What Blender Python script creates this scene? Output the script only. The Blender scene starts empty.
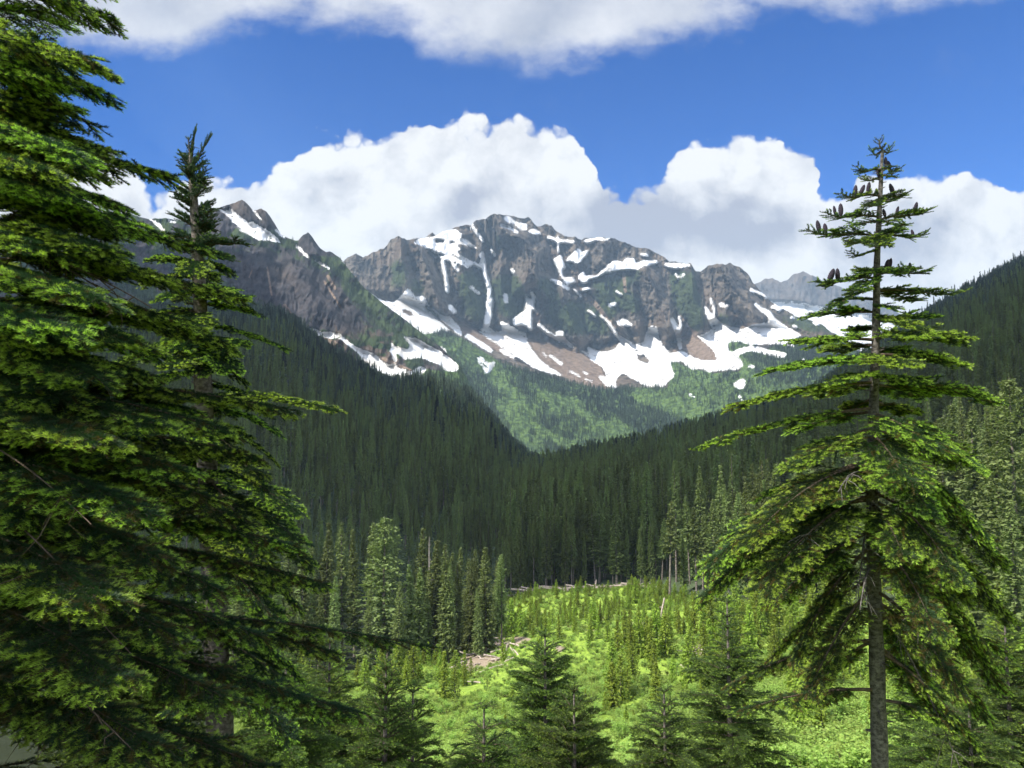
import bpy, math, numpy as np
from mathutils import Vector

# ------------------------------------------------------------------ scene, camera, sky, sun, exposure
scene = bpy.context.scene
C = scene.collection
PI = math.pi
FOC = 773.0                                   # focal length in pixels of the 1024 px wide frame
PITCH = math.atan(66.0 / FOC)
CP, SP = math.cos(PITCH), math.sin(PITCH)

cam_d = bpy.data.cameras.new('camera')
cam_d.sensor_width = 36.0
cam_d.lens = 36.0 * FOC / 1024.0
cam_d.clip_start = 0.05
cam_d.clip_end = 40000
cam = bpy.data.objects.new('camera', cam_d)
C.objects.link(cam)
cam.location = (0, 0, 0)
cam.rotation_euler = (PI / 2 + PITCH, 0, 0)
scene.camera = cam

SUN_EL = math.radians(48)
SUN_H = np.array([-0.85, -0.53]); SUN_H = SUN_H / np.linalg.norm(SUN_H)   # horizontal direction towards the sun
SUN = np.array([SUN_H[0] * math.cos(SUN_EL), SUN_H[1] * math.cos(SUN_EL), math.sin(SUN_EL)])
sun_d = bpy.data.lights.new('sun', 'SUN')
sun_d.energy = 3.5
sun_d.angle = math.radians(0.5)
sun_d.color = (1.0, 0.95, 0.86)
sun_o = bpy.data.objects.new('sun', sun_d)
C.objects.link(sun_o)
sun_o.rotation_euler = Vector(SUN).to_track_quat('Z', 'Y').to_euler()

scene.view_settings.view_transform = 'Standard'
scene.view_settings.look = 'None'
scene.view_settings.exposure = 1.42
scene.view_settings.gamma = 1.0
scene.view_settings.use_curve_mapping = False
cy = scene.cycles
cy.max_bounces = 8
cy.diffuse_bounces = 4
cy.glossy_bounces = 1
cy.transmission_bounces = 5
cy.transparent_max_bounces = 8
cy.volume_bounces = 0
cy.use_denoising = True
cy.use_adaptive_sampling = True
cy.adaptive_threshold = 0.02
cy.caustics_reflective = False
cy.caustics_refractive = False


def uv(px, py):
    """pixel of the photograph -> (x/y, z/y) of the world ray"""
    px = np.asarray(px, float); py = np.asarray(py, float)
    xc = (px - 512.0) / FOC; yc = (384.0 - py) / FOC
    y = CP - yc * SP
    return xc / y, (SP + yc * CP) / y


def at(px, py, Y):
    u, v = uv(px, py)
    return np.stack([u * Y, np.ones_like(u) * Y, v * Y], -1)


def to_px(x, y, z):
    f = y * CP + z * SP
    return 512 + FOC * x / f, 384 - FOC * (z * CP - y * SP) / f


class NT:
    """small helper to write node trees"""
    def __init__(self, tree):
        self.t = tree; tree.nodes.clear()

    def n(self, kind, **kw):
        nd = self.t.nodes.new(kind)
        for k, v in kw.items():
            if k.startswith('i_'):
                nd.inputs[int(k[2:]) if k[2:].isdigit() else k[2:].replace('_', ' ')].default_value = v
            else:
                setattr(nd, k, v)
        return nd

    def l(self, a, b):
        self.t.links.new(a, b)

    def val(self, sock, v):
        if isinstance(v, bpy.types.NodeSocket): self.l(v, sock)
        else: sock.default_value = v

    def m(self, op, a, b=0.0, c=None, clamp=False):
        nd = self.t.nodes.new('ShaderNodeMath'); nd.operation = op; nd.use_clamp = clamp
        self.val(nd.inputs[0], a); self.val(nd.inputs[1], b)
        if c is not None: self.val(nd.inputs[2], c)
        return nd.outputs[0]

    def ss(self, v, a, b, lo=0.0, hi=1.0):
        nd = self.t.nodes.new('ShaderNodeMapRange'); nd.interpolation_type = 'SMOOTHSTEP'
        self.val(nd.inputs['Value'], v); self.val(nd.inputs['From Min'], a); self.val(nd.inputs['From Max'], b)
        self.val(nd.inputs['To Min'], lo); self.val(nd.inputs['To Max'], hi)
        return nd.outputs[0]

    def mix(self, f, a, b, blend='MIX'):
        nd = self.t.nodes.new('ShaderNodeMix'); nd.data_type = 'RGBA'; nd.blend_type = blend
        self.val(nd.inputs[0], f); self.val(nd.inputs[6], a); self.val(nd.inputs[7], b)
        return nd.outputs[2]

    def noise(self, vec, scale, detail=4.0, rough=0.55, dist=0.0, col=False, lac=2.0):
        nd = self.t.nodes.new('ShaderNodeTexNoise')
        if vec is not None: self.l(vec, nd.inputs['Vector'])
        nd.inputs['Scale'].default_value = scale; nd.inputs['Detail'].default_value = detail
        nd.inputs['Roughness'].default_value = rough; nd.inputs['Distortion'].default_value = dist
        nd.inputs['Lacunarity'].default_value = lac
        return nd.outputs['Color' if col else 'Fac']

    def xyz(self, x, y, z):
        nd = self.t.nodes.new('ShaderNodeCombineXYZ')
        for s, v in zip(nd.inputs, (x, y, z)): self.val(s, v)
        return nd.outputs[0]

    def vadd(self, a, b):
        nd = self.t.nodes.new('ShaderNodeVectorMath'); nd.operation = 'ADD'
        self.val(nd.inputs[0], a); self.val(nd.inputs[1], b)
        return nd.outputs[0]

    def curve(self, x, pts):
        """pts in 0..1 for x and y"""
        nd = self.t.nodes.new('ShaderNodeFloatCurve')
        cv = nd.mapping.curves[0]
        while len(cv.points) < len(pts): cv.points.new(0.5, 0.5)
        for p, (a, b) in zip(cv.points, pts):
            p.location = (a, b); p.handle_type = 'AUTO_CLAMPED'
        nd.mapping.update()
        self.l(x, nd.inputs['Value'])
        return nd.outputs[0]


world = bpy.data.worlds.new('World')
scene.world = world
world.use_nodes = True


def build_world():
    t = NT(world.node_tree)
    sky = t.n('ShaderNodeTexSky', sky_type='NISHITA', sun_disc=False)
    sky.sun_elevation = SUN_EL
    sky.sun_rotation = math.atan2(SUN_H[0], SUN_H[1])
    sky.altitude = 2000; sky.air_density = 1.0; sky.dust_density = 0.1; sky.ozone_density = 4.0
    bg = t.n('ShaderNodeBackground'); bg.inputs['Strength'].default_value = 0.053
    t.l(t.mix(1.0, sky.outputs[0], (0.09, 0.66, 1.36, 1), 'MULTIPLY'), bg.inputs['Color'])
    tc = t.n('ShaderNodeTexCoord')
    sp = t.n('ShaderNodeSeparateXYZ'); t.l(tc.outputs['Generated'], sp.inputs[0])
    yy = t.m('MAXIMUM', sp.outputs[1], 0.12)
    u = t.m('DIVIDE', sp.outputs[0], yy); v = t.m('DIVIDE', sp.outputs[2], yy)
    p = t.xyz(u, v, 0.0)
    # domain warp
    w1 = t.noise(p, 5.0, 5, 0.55); w2 = t.noise(t.vadd(p, (7.3, 3.1, 0)), 5.0, 5, 0.55)
    f1 = t.noise(t.vadd(p, (2.3, 9.1, 0)), 26.0, 6, 0.6); f2 = t.noise(t.vadd(p, (5.3, 1.1, 0)), 26.0, 6, 0.6)
    uw = t.m('ADD', u, t.m('ADD', t.m('MULTIPLY', t.m('SUBTRACT', w1, 0.5), 0.045), t.m('MULTIPLY', t.m('SUBTRACT', f1, 0.5), 0.022)))
    vw = t.m('ADD', v, t.m('ADD', t.m('MULTIPLY', t.m('SUBTRACT', w2, 0.5), 0.05), t.m('MULTIPLY', t.m('SUBTRACT', f2, 0.5), 0.020)))
    U0, U1, VM = -1.2, 1.2, 0.7
    un = t.m('DIVIDE', t.m('SUBTRACT', uw, U0), U1 - U0, clamp=True)

    def edge(pts):
        out = []
        for a, b in pts:
            uu, vv = uv(a, b)
            out.append((float((uu - U0) / (U1 - U0)), float(np.clip(vv / VM, 0, 1))))
        return t.m('MULTIPLY', t.curve(un, out), VM)

    top = edge([(-380, 190), (-150, 130), (0, 140), (60, 138), (100, 146), (128, 160), (165, 184), (195, 172), (235, 166), (258, 172), (272, 160), (282, 146), (300, 134),
                (330, 122), (365, 130), (400, 117), (435, 112), (470, 112), (505, 119), (540, 122), (570, 134), (588, 150), (595, 176), (615, 187), (645, 180),
                (662, 168), (668, 146), (688, 128), (740, 124), (780, 124), (803, 133), (818, 156), (828, 190), (845, 184), (868, 164), (900, 168), (960, 168),
                (1024, 176), (1200, 150), (1390, 200)])
    low = edge([(-380, 110), (-150, 90), (0, 62), (60, 56), (120, 66), (160, 72), (200, 62), (270, 50), (340, 46), (400, 50), (440, 68), (490, 76),
                (545, 82), (585, 80), (640, 66), (700, 54), (770, 42), (830, 28), (900, 30), (960, 16), (1015, 2), (1060, -30), (1200, -80), (1390, -60)])
    bil = t.t.nodes.new('ShaderNodeTexVoronoi'); bil.feature = 'SMOOTH_F1'; bil.inputs['Scale'].default_value = 17.0
    bil.inputs['Smoothness'].default_value = 0.35; bil.inputs['Detail'].default_value = 2.5; bil.inputs['Roughness'].default_value = 0.6
    t.l(t.xyz(uw, vw, 0.0), bil.inputs['Vector'])
    bo = bil.outputs['Distance']
    d1 = t.m('SUBTRACT', t.m('ADD', t.m('SUBTRACT', top, vw), 0.026), t.m('MULTIPLY', bo, 0.036))       # >0 inside the cumulus bank
    a1 = t.ss(d1, -0.002, 0.008)
    wisp = t.noise(t.vadd(t.xyz(t.m('MULTIPLY', u, 0.7), v, 0.0), (4.0, 0.0, 0.0)), 7.0, 7, 0.62)
    d2 = t.m('ADD', t.m('SUBTRACT', vw, t.m('ADD', low, 0.020)), t.m('MULTIPLY', t.m('SUBTRACT', wisp, 0.52), 0.16))
    a2 = t.m('MULTIPLY', t.ss(d2, -0.012, 0.045), t.ss(wisp, 0.18, 0.40))
    # thin veil in the blue band
    veil = t.m('MULTIPLY', t.ss(t.noise(p, 3.1, 6, 0.6), 0.60, 0.82), 0.16)
    # shading of the bank: relief towards the sun, soft grey bases
    n0 = t.noise(t.xyz(uw, vw, 0.3), 8.0, 9, 0.6)
    n1 = t.noise(t.xyz(t.m('ADD', uw, 0.022), t.m('SUBTRACT', vw, 0.026), 0.3), 8.0, 9, 0.6)
    rel = t.m('SUBTRACT', n1, n0)

    def blob(cx, cy, rx, ry):
        a, b = uv(cx, cy)
        du = t.m('DIVIDE', t.m('SUBTRACT', uw, float(a)), rx / FOC); dv = t.m('DIVIDE', t.m('SUBTRACT', vw, float(b)), ry / FOC)
        r = t.m('SQRT', t.m('ADD', t.m('MULTIPLY', du, du), t.m('MULTIPLY', dv, dv)))
        return t.ss(r, 1.0, 0.15)
    g = t.m('MAXIMUM', blob(640, 222, 130, 60), t.m('MULTIPLY', blob(745, 220, 110, 62), 0.9))
    g = t.m('MAXIMUM', g, t.m('MULTIPLY', blob(520, 205, 160, 42), 0.55))
    g = t.m('MAXIMUM', g, t.m('MULTIPLY', blob(900, 240, 120, 70), 0.55))
    g = t.m('MAXIMUM', g, t.m('MULTIPLY', blob(320, 190, 90, 40), 0.25))
    g = t.m('MAXIMUM', g, t.m('MULTIPLY', blob(180, 225, 130, 40), 0.35))
    g = t.m('SUBTRACT', t.m('MULTIPLY', g, 1.3), t.m('MULTIPLY', rel, 2.8))
    g = t.m('ADD', g, t.m('MULTIPLY', t.m('SUBTRACT', n0, 0.5), 0.55), clamp=True)
    c1 = t.mix(g, (0.98, 0.99, 1.0, 1), (0.47, 0.50, 0.60, 1))
    rel2 = t.m('SUBTRACT', t.noise(t.xyz(t.m('ADD', u, 0.05), t.m('SUBTRACT', v, 0.03), 1.0), 6.0, 6, 0.6), t.noise(t.xyz(u, v, 1.0), 6.0, 6, 0.6))
    g2 = t.m('ADD', t.m('SUBTRACT', 0.30, t.m('MULTIPLY', rel2, 1.3)), t.m('MULTIPLY', t.ss(d2, 0.03, 0.16), 0.25), clamp=True)
    c2 = t.mix(g2, (0.88, 0.90, 0.95, 1), (0.36, 0.42, 0.55, 1))
    # the rest of the dome gets added cloud, spread wide for fill light
    alpha = t.m('MAXIMUM', t.m('MAXIMUM', a1, t.m('MULTIPLY', a2, 0.96)), veil)
    col = t.mix(t.m('DIVIDE', a2, t.m('ADD', t.m('ADD', a1, a2), 0.001)), c1, c2)
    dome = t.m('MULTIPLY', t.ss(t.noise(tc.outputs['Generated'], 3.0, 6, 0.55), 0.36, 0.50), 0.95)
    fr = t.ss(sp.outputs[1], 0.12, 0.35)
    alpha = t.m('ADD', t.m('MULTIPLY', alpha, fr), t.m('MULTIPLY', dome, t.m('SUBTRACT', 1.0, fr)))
    col = t.mix(t.m('SUBTRACT', 1.0, fr), col, (1.6, 1.72, 1.95, 1))      # unseen clouds beside and behind, brightened to lift the shadows
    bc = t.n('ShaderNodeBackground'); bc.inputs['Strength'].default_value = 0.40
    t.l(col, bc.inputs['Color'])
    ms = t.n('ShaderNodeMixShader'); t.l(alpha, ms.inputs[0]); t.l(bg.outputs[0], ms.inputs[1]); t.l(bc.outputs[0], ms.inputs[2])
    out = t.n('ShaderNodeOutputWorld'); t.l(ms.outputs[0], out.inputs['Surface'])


build_world()
world.cycles.sampling_method = 'MANUAL'
world.cycles.sample_map_resolution = 512

# ------------------------------------------------------------------ numeric helpers


def _hash(ix, iy, seed):
    with np.errstate(over='ignore'):
        h = (ix.astype(np.int64) * 374761393 + iy.astype(np.int64) * 668265263 + seed * 1442695041) & 0xFFFFFFFF
        h = ((h ^ (h >> 13)) * 1274126177) & 0xFFFFFFFF
        h = h ^ (h >> 16)
    return (h & 0xFFFFFF) / float(0xFFFFFF)


def vnoise(x, y, seed=0):
    x = np.asarray(x, float); y = np.asarray(y, float)
    ix = np.floor(x); iy = np.floor(y); fx = x - ix; fy = y - iy
    fx = fx * fx * fx * (fx * (fx * 6 - 15) + 10); fy = fy * fy * fy * (fy * (fy * 6 - 15) + 10)
    a = _hash(ix, iy, seed); b = _hash(ix + 1, iy, seed); c = _hash(ix, iy + 1, seed); d = _hash(ix + 1, iy + 1, seed)
    return (a * (1 - fx) + b * fx) * (1 - fy) + (c * (1 - fx) + d * fx) * fy


def fbm(x, y, seed=0, oct=5, gain=0.5):
    s = 0; a = 1; tot = 0
    for k in range(oct):
        s = s + a * vnoise(x * 2 ** k, y * 2 ** k, seed + k * 17); tot += a; a *= gain
    return s / tot


def ridged(x, y, seed=0, oct=4, gain=0.5):
    s = 0; a = 1; tot = 0
    for k in range(oct):
        s = s + a * (1 - np.abs(2 * vnoise(x * 2 ** k, y * 2 ** k, seed + k * 17) - 1)); tot += a; a *= gain
    return s / tot


def mesh_from(name, V, faces, mats, midx=None, attrs=None, smooth=False):
    """faces: list of integer arrays (n,3) or (n,4)"""
    me = bpy.data.meshes.new(name)
    V = np.ascontiguousarray(V, np.float32)
    faces = [np.asarray(f, np.int32) for f in faces if len(f)]
    me.vertices.add(len(V)); me.vertices.foreach_set('co', V.ravel())
    nl = sum(f.size for f in faces); npoly = sum(len(f) for f in faces)
    me.loops.add(nl); me.loops.foreach_set('vertex_index', np.concatenate([f.ravel() for f in faces]))
    tot = np.concatenate([np.full(len(f), f.shape[1], np.int32) for f in faces])
    me.polygons.add(npoly)
    me.polygons.foreach_set('loop_start', np.concatenate([[0], np.cumsum(tot)[:-1]]).astype(np.int32))
    if midx is not None: me.polygons.foreach_set('material_index', np.asarray(midx, np.int32))
    if smooth: me.polygons.foreach_set('use_smooth', np.ones(npoly, bool))
    for k, v in (attrs or {}).items():
        a = me.attributes.new(k, 'FLOAT', 'POINT'); a.data.foreach_set('value', np.ascontiguousarray(v, np.float32).ravel())
    for m in mats: me.materials.append(m)
    me.update(calc_edges=True)
    return me


def link(name, me, parent=None, loc=None):
    o = bpy.data.objects.new(name, me); C.objects.link(o)
    if parent is not None: o.parent = parent
    if loc is not None: o.location = loc
    return o


def tag(o, label=None, cat=None, group=None, kind=None):
    if label: o['label'] = label
    if cat: o['category'] = cat
    if group: o['group'] = group
    if kind: o['kind'] = kind
    return o


def empty(name, loc, label, cat, group=None, rz=0.0):
    o = bpy.data.objects.new(name, None); C.objects.link(o); o.location = loc; o.rotation_euler = (0, 0, rz)
    o.empty_display_size = 0.2
    return tag(o, label, cat, group)


def tube(P, R, n=6, cap=True):
    """tapered tube along points P (k,3) with radii R"""
    P = np.asarray(P, float); R = np.asarray(R, float); k = len(P)
    T = np.gradient(P, axis=0); T /= np.linalg.norm(T, axis=1, keepdims=True) + 1e-9
    ref = np.where(np.abs(T[:, 2:3]) > 0.8, [[1.0, 0, 0]], [[0, 0, 1.0]])
    A = np.cross(T, ref); A /= np.linalg.norm(A, axis=1, keepdims=True) + 1e-9
    B = np.cross(T, A)
    an = np.arange(n) * 2 * PI / n
    V = P[:, None] + R[:, None, None] * (A[:, None] * np.cos(an)[None, :, None] + B[:, None] * np.sin(an)[None, :, None])
    V = V.reshape(-1, 3)
    i = np.arange(k - 1)[:, None] * n; j = np.arange(n)[None]; j2 = (j + 1) % n
    F = np.stack([i + j, i + j2, i + n + j2, i + n + j], -1).reshape(-1, 4)
    return V, F


class Soup:
    """collects vertices, faces (quads, tris), material index and one float attribute 'tint'"""
    def __init__(self):
        self.V = []; self.T = []; self.Q = []; self.tm = []; self.qm = []; self.t = []; self.nv = 0

    def add(self, V, F, m=0, tint=0.0):
        V = np.asarray(V, float).reshape(-1, 3); F = np.asarray(F)
        if len(V) == 0 or len(F) == 0: return
        self.V.append(V); self.t.append(np.broadcast_to(np.asarray(tint, float), (len(V),)).copy())
        if F.shape[1] == 3: self.T.append(F + self.nv); self.tm.append(np.full(len(F), m))
        else: self.Q.append(F + self.nv); self.qm.append(np.full(len(F), m))
        self.nv += len(V)

    def mesh(self, name, mats, smooth=False):
        fs = []; mi = []
        if self.T: fs.append(np.concatenate(self.T)); mi.append(np.concatenate(self.tm))
        if self.Q: fs.append(np.concatenate(self.Q)); mi.append(np.concatenate(self.qm))
        return mesh_from(name, np.concatenate(self.V), fs, mats, np.concatenate(mi), {'tint': np.concatenate(self.t)}, smooth)


# ------------------------------------------------------------------ materials
def new_mat(name):
    m = bpy.data.materials.new(name); m.use_nodes = True
    return m, NT(m.node_tree)


def finish(t, bsdf):
    o = t.n('ShaderNodeOutputMaterial'); t.l(bsdf, o.inputs['Surface'])


def attr(t, name):
    return t.n('ShaderNodeAttribute', attribute_name=name).outputs['Fac']


def foliage_mat(name, old, new, brown=(0.09, 0.07, 0.02), trans=0.35, var=0.35, rough=0.55, nscale=2.0, spec=0.25):
    """needles and leaves: tint 0 old growth, 1 fresh growth, below 0 dry"""
    m, t = new_mat(name)
    ti = attr(t, 'tint')
    geo = t.n('ShaderNodeNewGeometry'); oi = t.n('ShaderNodeObjectInfo')
    nz = t.noise(geo.outputs['Position'], nscale, 3, 0.6)
    c = t.mix(t.ss(ti, 0.0, 1.0), (*old, 1), (*new, 1))
    c = t.mix(t.ss(ti, 0.0, -1.0), c, (*brown, 1))
    k = t.m('ADD', t.m('ADD', 1 - var, t.m('MULTIPLY', oi.outputs['Random'], var)), t.m('MULTIPLY', t.m('SUBTRACT', nz, 0.5), var * 1.6))
    c = t.mix(1.0, c, t.xyz(k, k, k), 'MULTIPLY')
    hs = t.n('ShaderNodeHueSaturation'); t.l(c, hs.inputs['Color'])
    t.l(t.m('ADD', 0.485, t.m('MULTIPLY', oi.outputs['Random'], 0.03)), hs.inputs['Hue'])
    c = hs.outputs[0]
    b = t.n('ShaderNodeBsdfPrincipled'); t.l(c, b.inputs['Base Color'])
    b.inputs['Roughness'].default_value = rough; b.inputs['Specular IOR Level'].default_value = spec
    if trans > 0:
        tr = t.n('ShaderNodeBsdfTranslucent'); t.l(t.mix(1.0, c, (1.15, 1.2, 0.7, 1), 'MULTIPLY'), tr.inputs['Color'])
        ms = t.n('ShaderNodeMixShader'); ms.inputs[0].default_value = trans
        t.l(b.outputs[0], ms.inputs[1]); t.l(tr.outputs[0], ms.inputs[2]); finish(t, ms.outputs[0])
    else:
        finish(t, b.outputs[0])
    return m


def bark_mat(name, a, b_, scale=14.0, moss=None):
    m, t = new_mat(name)
    tc = t.n('ShaderNodeTexCoord'); mp = t.n('ShaderNodeMapping'); t.l(tc.outputs['Object'], mp.inputs['Vector'])
    mp.inputs['Scale'].default_value = (1, 1, 1.6)
    n1 = t.noise(mp.outputs[0], scale, 6, 0.65); n2 = t.noise(mp.outputs[0], scale * 5, 4, 0.6)
    f = t.ss(t.m('ADD', t.m('MULTIPLY', n1, 0.7), t.m('MULTIPLY', n2, 0.3)), 0.36, 0.64)
    c = t.mix(f, (*a, 1), (*b_, 1))
    if moss: c = t.mix(t.ss(t.noise(mp.outputs[0], scale * 0.4, 3), 0.55, 0.7), c, (*moss, 1))
    b = t.n('ShaderNodeBsdfPrincipled'); t.l(c, b.inputs['Base Color']); b.inputs['Roughness'].default_value = 0.9
    b.inputs['Specular IOR Level'].default_value = 0.15
    bp = t.n('ShaderNodeBump'); bp.inputs['Strength'].default_value = 0.6; bp.inputs['Distance'].default_value = 0.02
    t.l(n1, bp.inputs['Height']); t.l(bp.outputs[0], b.inputs['Normal'])
    finish(t, b.outputs[0]); return m


M_NEEDLE = foliage_mat('fir_needles', (0.020, 0.052, 0.022), (0.38, 0.56, 0.075), trans=0.34, var=0.25, nscale=3.0)
M_NEEDLE_R = foliage_mat('fir_needles_yellow', (0.036, 0.075, 0.026), (0.41, 0.58, 0.085), brown=(0.15, 0.115, 0.03), trans=0.40, var=0.2, nscale=3.0)
M_MEDIUM = foliage_mat('young_fir_needles', (0.075, 0.125, 0.035), (0.25, 0.36, 0.06), trans=0.40, var=0.3, nscale=1.2)
M_TALL = foliage_mat('tall_conifer_needles', (0.068, 0.110, 0.054), (0.225, 0.285, 0.10), trans=0.38, var=0.55, nscale=0.25, spec=0.1)
M_YOUNG = foliage_mat('young_conifer_needles', (0.11, 0.165, 0.035), (0.30, 0.40, 0.06), trans=0.40, var=0.45, nscale=0.5, spec=0.1)
M_SHRUB = foliage_mat('shrub_leaves', (0.185, 0.29, 0.06), (0.33, 0.46, 0.10), trans=0.42, var=0.4, nscale=0.12, spec=0.15)
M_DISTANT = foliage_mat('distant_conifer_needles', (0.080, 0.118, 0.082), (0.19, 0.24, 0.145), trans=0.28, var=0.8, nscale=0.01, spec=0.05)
M_BARK = bark_mat('fir_bark', (0.055, 0.045, 0.038), (0.19, 0.165, 0.145), 16)
M_BARK_G = bark_mat('grey_bark', (0.035, 0.031, 0.028), (0.15, 0.138, 0.125), 22)
M_TWIG = bark_mat('twig_bark', (0.05, 0.035, 0.024), (0.13, 0.10, 0.075), 40)
M_TRUNK = bark_mat('conifer_trunk_bark', (0.07, 0.06, 0.05), (0.22, 0.19, 0.16), 1.2)
M_DEAD = bark_mat('bleached_wood', (0.20, 0.155, 0.12), (0.50, 0.43, 0.37), 3.0)
M_SNAG = bark_mat('weathered_grey_wood', (0.17, 0.15, 0.13), (0.36, 0.32, 0.28), 3.0)
M_CONE = bark_mat('purple_fir_scales', (0.016, 0.014, 0.022), (0.05, 0.04, 0.055), 60)


def ground_mat():
    m, t = new_mat('hillside_soil_and_grass')
    g = t.n('ShaderNodeNewGeometry')
    a = t.noise(g.outputs['Position'], 0.09, 6, 0.6); b_ = t.noise(g.outputs['Position'], 1.1, 5, 0.6)
    c = t.mix(t.ss(b_, 0.35, 0.65), (0.13, 0.20, 0.03, 1), (0.24, 0.34, 0.05, 1))
    c = t.mix(t.ss(a, 0.58, 0.72), c, (0.19, 0.14, 0.095, 1))
    sc = attr(t, 'bare')
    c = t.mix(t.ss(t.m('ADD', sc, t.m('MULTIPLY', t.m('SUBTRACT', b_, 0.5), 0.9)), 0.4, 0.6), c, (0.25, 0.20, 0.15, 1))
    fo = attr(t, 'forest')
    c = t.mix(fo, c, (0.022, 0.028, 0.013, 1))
    b = t.n('ShaderNodeBsdfPrincipled'); t.l(c, b.inputs['Base Color']); b.inputs['Roughness'].default_value = 0.95
    b.inputs['Specular IOR Level'].default_value = 0.1
    bp = t.n('ShaderNodeBump'); bp.inputs['Strength'].default_value = 0.7; bp.inputs['Distance'].default_value = 0.3
    t.l(b_, bp.inputs['Height']); t.l(bp.outputs[0], b.inputs['Normal'])
    finish(t, b.outputs[0]); return m


def mountain_mat(name, rock_a=(0.017, 0.016, 0.016), rock_b=(0.135, 0.113, 0.090), green=(0.020, 0.031, 0.013), scale=1.0):
    m, t = new_mat(name)
    g = t.n('ShaderNodeNewGeometry'); P = g.outputs['Position']
    sw = attr(t, 'snow'); gr = attr(t, 'green'); sc = attr(t, 'scree'); br = attr(t, 'brush')
    mp = t.n('ShaderNodeMapping'); t.l(P, mp.inputs['Vector']); mp.inputs['Scale'].default_value = (1, 1, 0.45)
    n1 = t.noise(mp.outputs[0], 0.011 * scale, 8, 0.62); n2 = t.noise(P, 0.045 * scale, 6, 0.62); n3 = t.noise(P, 0.004 * scale, 4, 0.5)
    rk = t.mix(t.ss(t.m('ADD', t.m('MULTIPLY', n1, 0.6), t.m('MULTIPLY', n2, 0.4)), 0.41, 0.60), (*rock_a, 1), (*rock_b, 1))
    rk = t.mix(t.m('MULTIPLY', t.ss(n3, 0.48, 0.65), 0.5), rk, (0.125, 0.092, 0.068, 1))
    n4 = t.noise(P, 0.16 * scale, 4, 0.65)
    gm = t.ss(t.m('ADD', gr, t.m('ADD', t.m('MULTIPLY', t.m('SUBTRACT', n2, 0.5), 1.8), t.m('MULTIPLY', t.m('SUBTRACT', n1, 0.5), 1.2))), 0.42, 0.72)
    gcol = t.mix(t.ss(n1, 0.35, 0.65), (*green, 1), (green[0] * 2.2, green[1] * 1.9, green[2] * 1.6, 1))
    c = t.mix(gm, rk, gcol)
    scol = t.mix(t.ss(n2, 0.35, 0.65), (0.12, 0.088, 0.068, 1), (0.20, 0.150, 0.115, 1))
    c = t.mix(t.ss(t.m('ADD', sc, t.m('MULTIPLY', t.m('SUBTRACT', n2, 0.5), 0.5)), 0.42, 0.58), c, scol)
    bcol = t.mix(t.ss(n2, 0.36, 0.64), (0.030, 0.052, 0.019, 1), (0.095, 0.150, 0.04, 1))
    c = t.mix(t.ss(t.m('ADD', br, t.m('MULTIPLY', t.m('SUBTRACT', n2, 0.5), 0.6)), 0.4, 0.6), c, bcol)
    sm = t.ss(t.m('ADD', sw, t.m('MULTIPLY', t.ss(sw, 0.02, 0.3), t.m('ADD', t.m('MULTIPLY', t.m('SUBTRACT', n2, 0.5), 1.9), t.m('MULTIPLY', t.m('SUBTRACT', n4, 0.5), 1.7)))), 0.33, 0.47)
    n5 = t.noise(P, 0.026 * scale, 5, 0.6)
    sm = t.m('MULTIPLY', sm, t.m('SUBTRACT', 1.0, t.m('MULTIPLY', t.ss(n5, 0.61, 0.66), 0.85)))
    scl = t.mix(t.ss(n1, 0.40, 0.7), (0.62, 0.63, 0.65, 1), (0.46, 0.44, 0.41, 1))
    c = t.mix(sm, c, scl)
    b = t.n('ShaderNodeBsdfPrincipled'); t.l(c, b.inputs['Base Color']); b.inputs['Roughness'].default_value = 0.9
    b.inputs['Specular IOR Level'].default_value = 0.1
    bp = t.n('ShaderNodeBump'); bp.inputs['Distance'].default_value = 26.0 / scale
    t.l(t.m('SUBTRACT', 0.9, t.m('MULTIPLY', sm, 0.8)), bp.inputs['Strength'])
    t.l(t.m('ADD', n1, t.m('ADD', t.m('MULTIPLY', n2, 0.5), t.m('MULTIPLY', n4, 0.16))), bp.inputs['Height']); t.l(bp.outputs[0], b.inputs['Normal'])
    finish(t, b.outputs[0]); return m


def forest_floor_mat():
    m, t = new_mat('forest_floor')
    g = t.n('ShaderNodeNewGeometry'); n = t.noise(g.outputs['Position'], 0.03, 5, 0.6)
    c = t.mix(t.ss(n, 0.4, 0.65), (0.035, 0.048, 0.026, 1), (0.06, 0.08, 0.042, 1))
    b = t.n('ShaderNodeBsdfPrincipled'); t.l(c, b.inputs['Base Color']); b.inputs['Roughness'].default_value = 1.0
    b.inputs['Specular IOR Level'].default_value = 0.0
    finish(t, b.outputs[0]); return m


M_GROUND = ground_mat()
M_MOUNT = mountain_mat('rock_and_snow')
M_SPUR = mountain_mat('spur_rock_and_snow', (0.018, 0.018, 0.021), (0.060, 0.055, 0.058), (0.020, 0.034, 0.016))
M_FARR = mountain_mat('far_ridge_rock', (0.04, 0.037, 0.038), (0.10, 0.092, 0.09), scale=0.7)
M_FLOOR = forest_floor_mat()

# ------------------------------------------------------------------ masks traced over the mountains (snow fields, scree, brush)
MX0, MY0, MS = 0.0, 150.0, 2.0
MW, MH = 2200, 760


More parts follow.
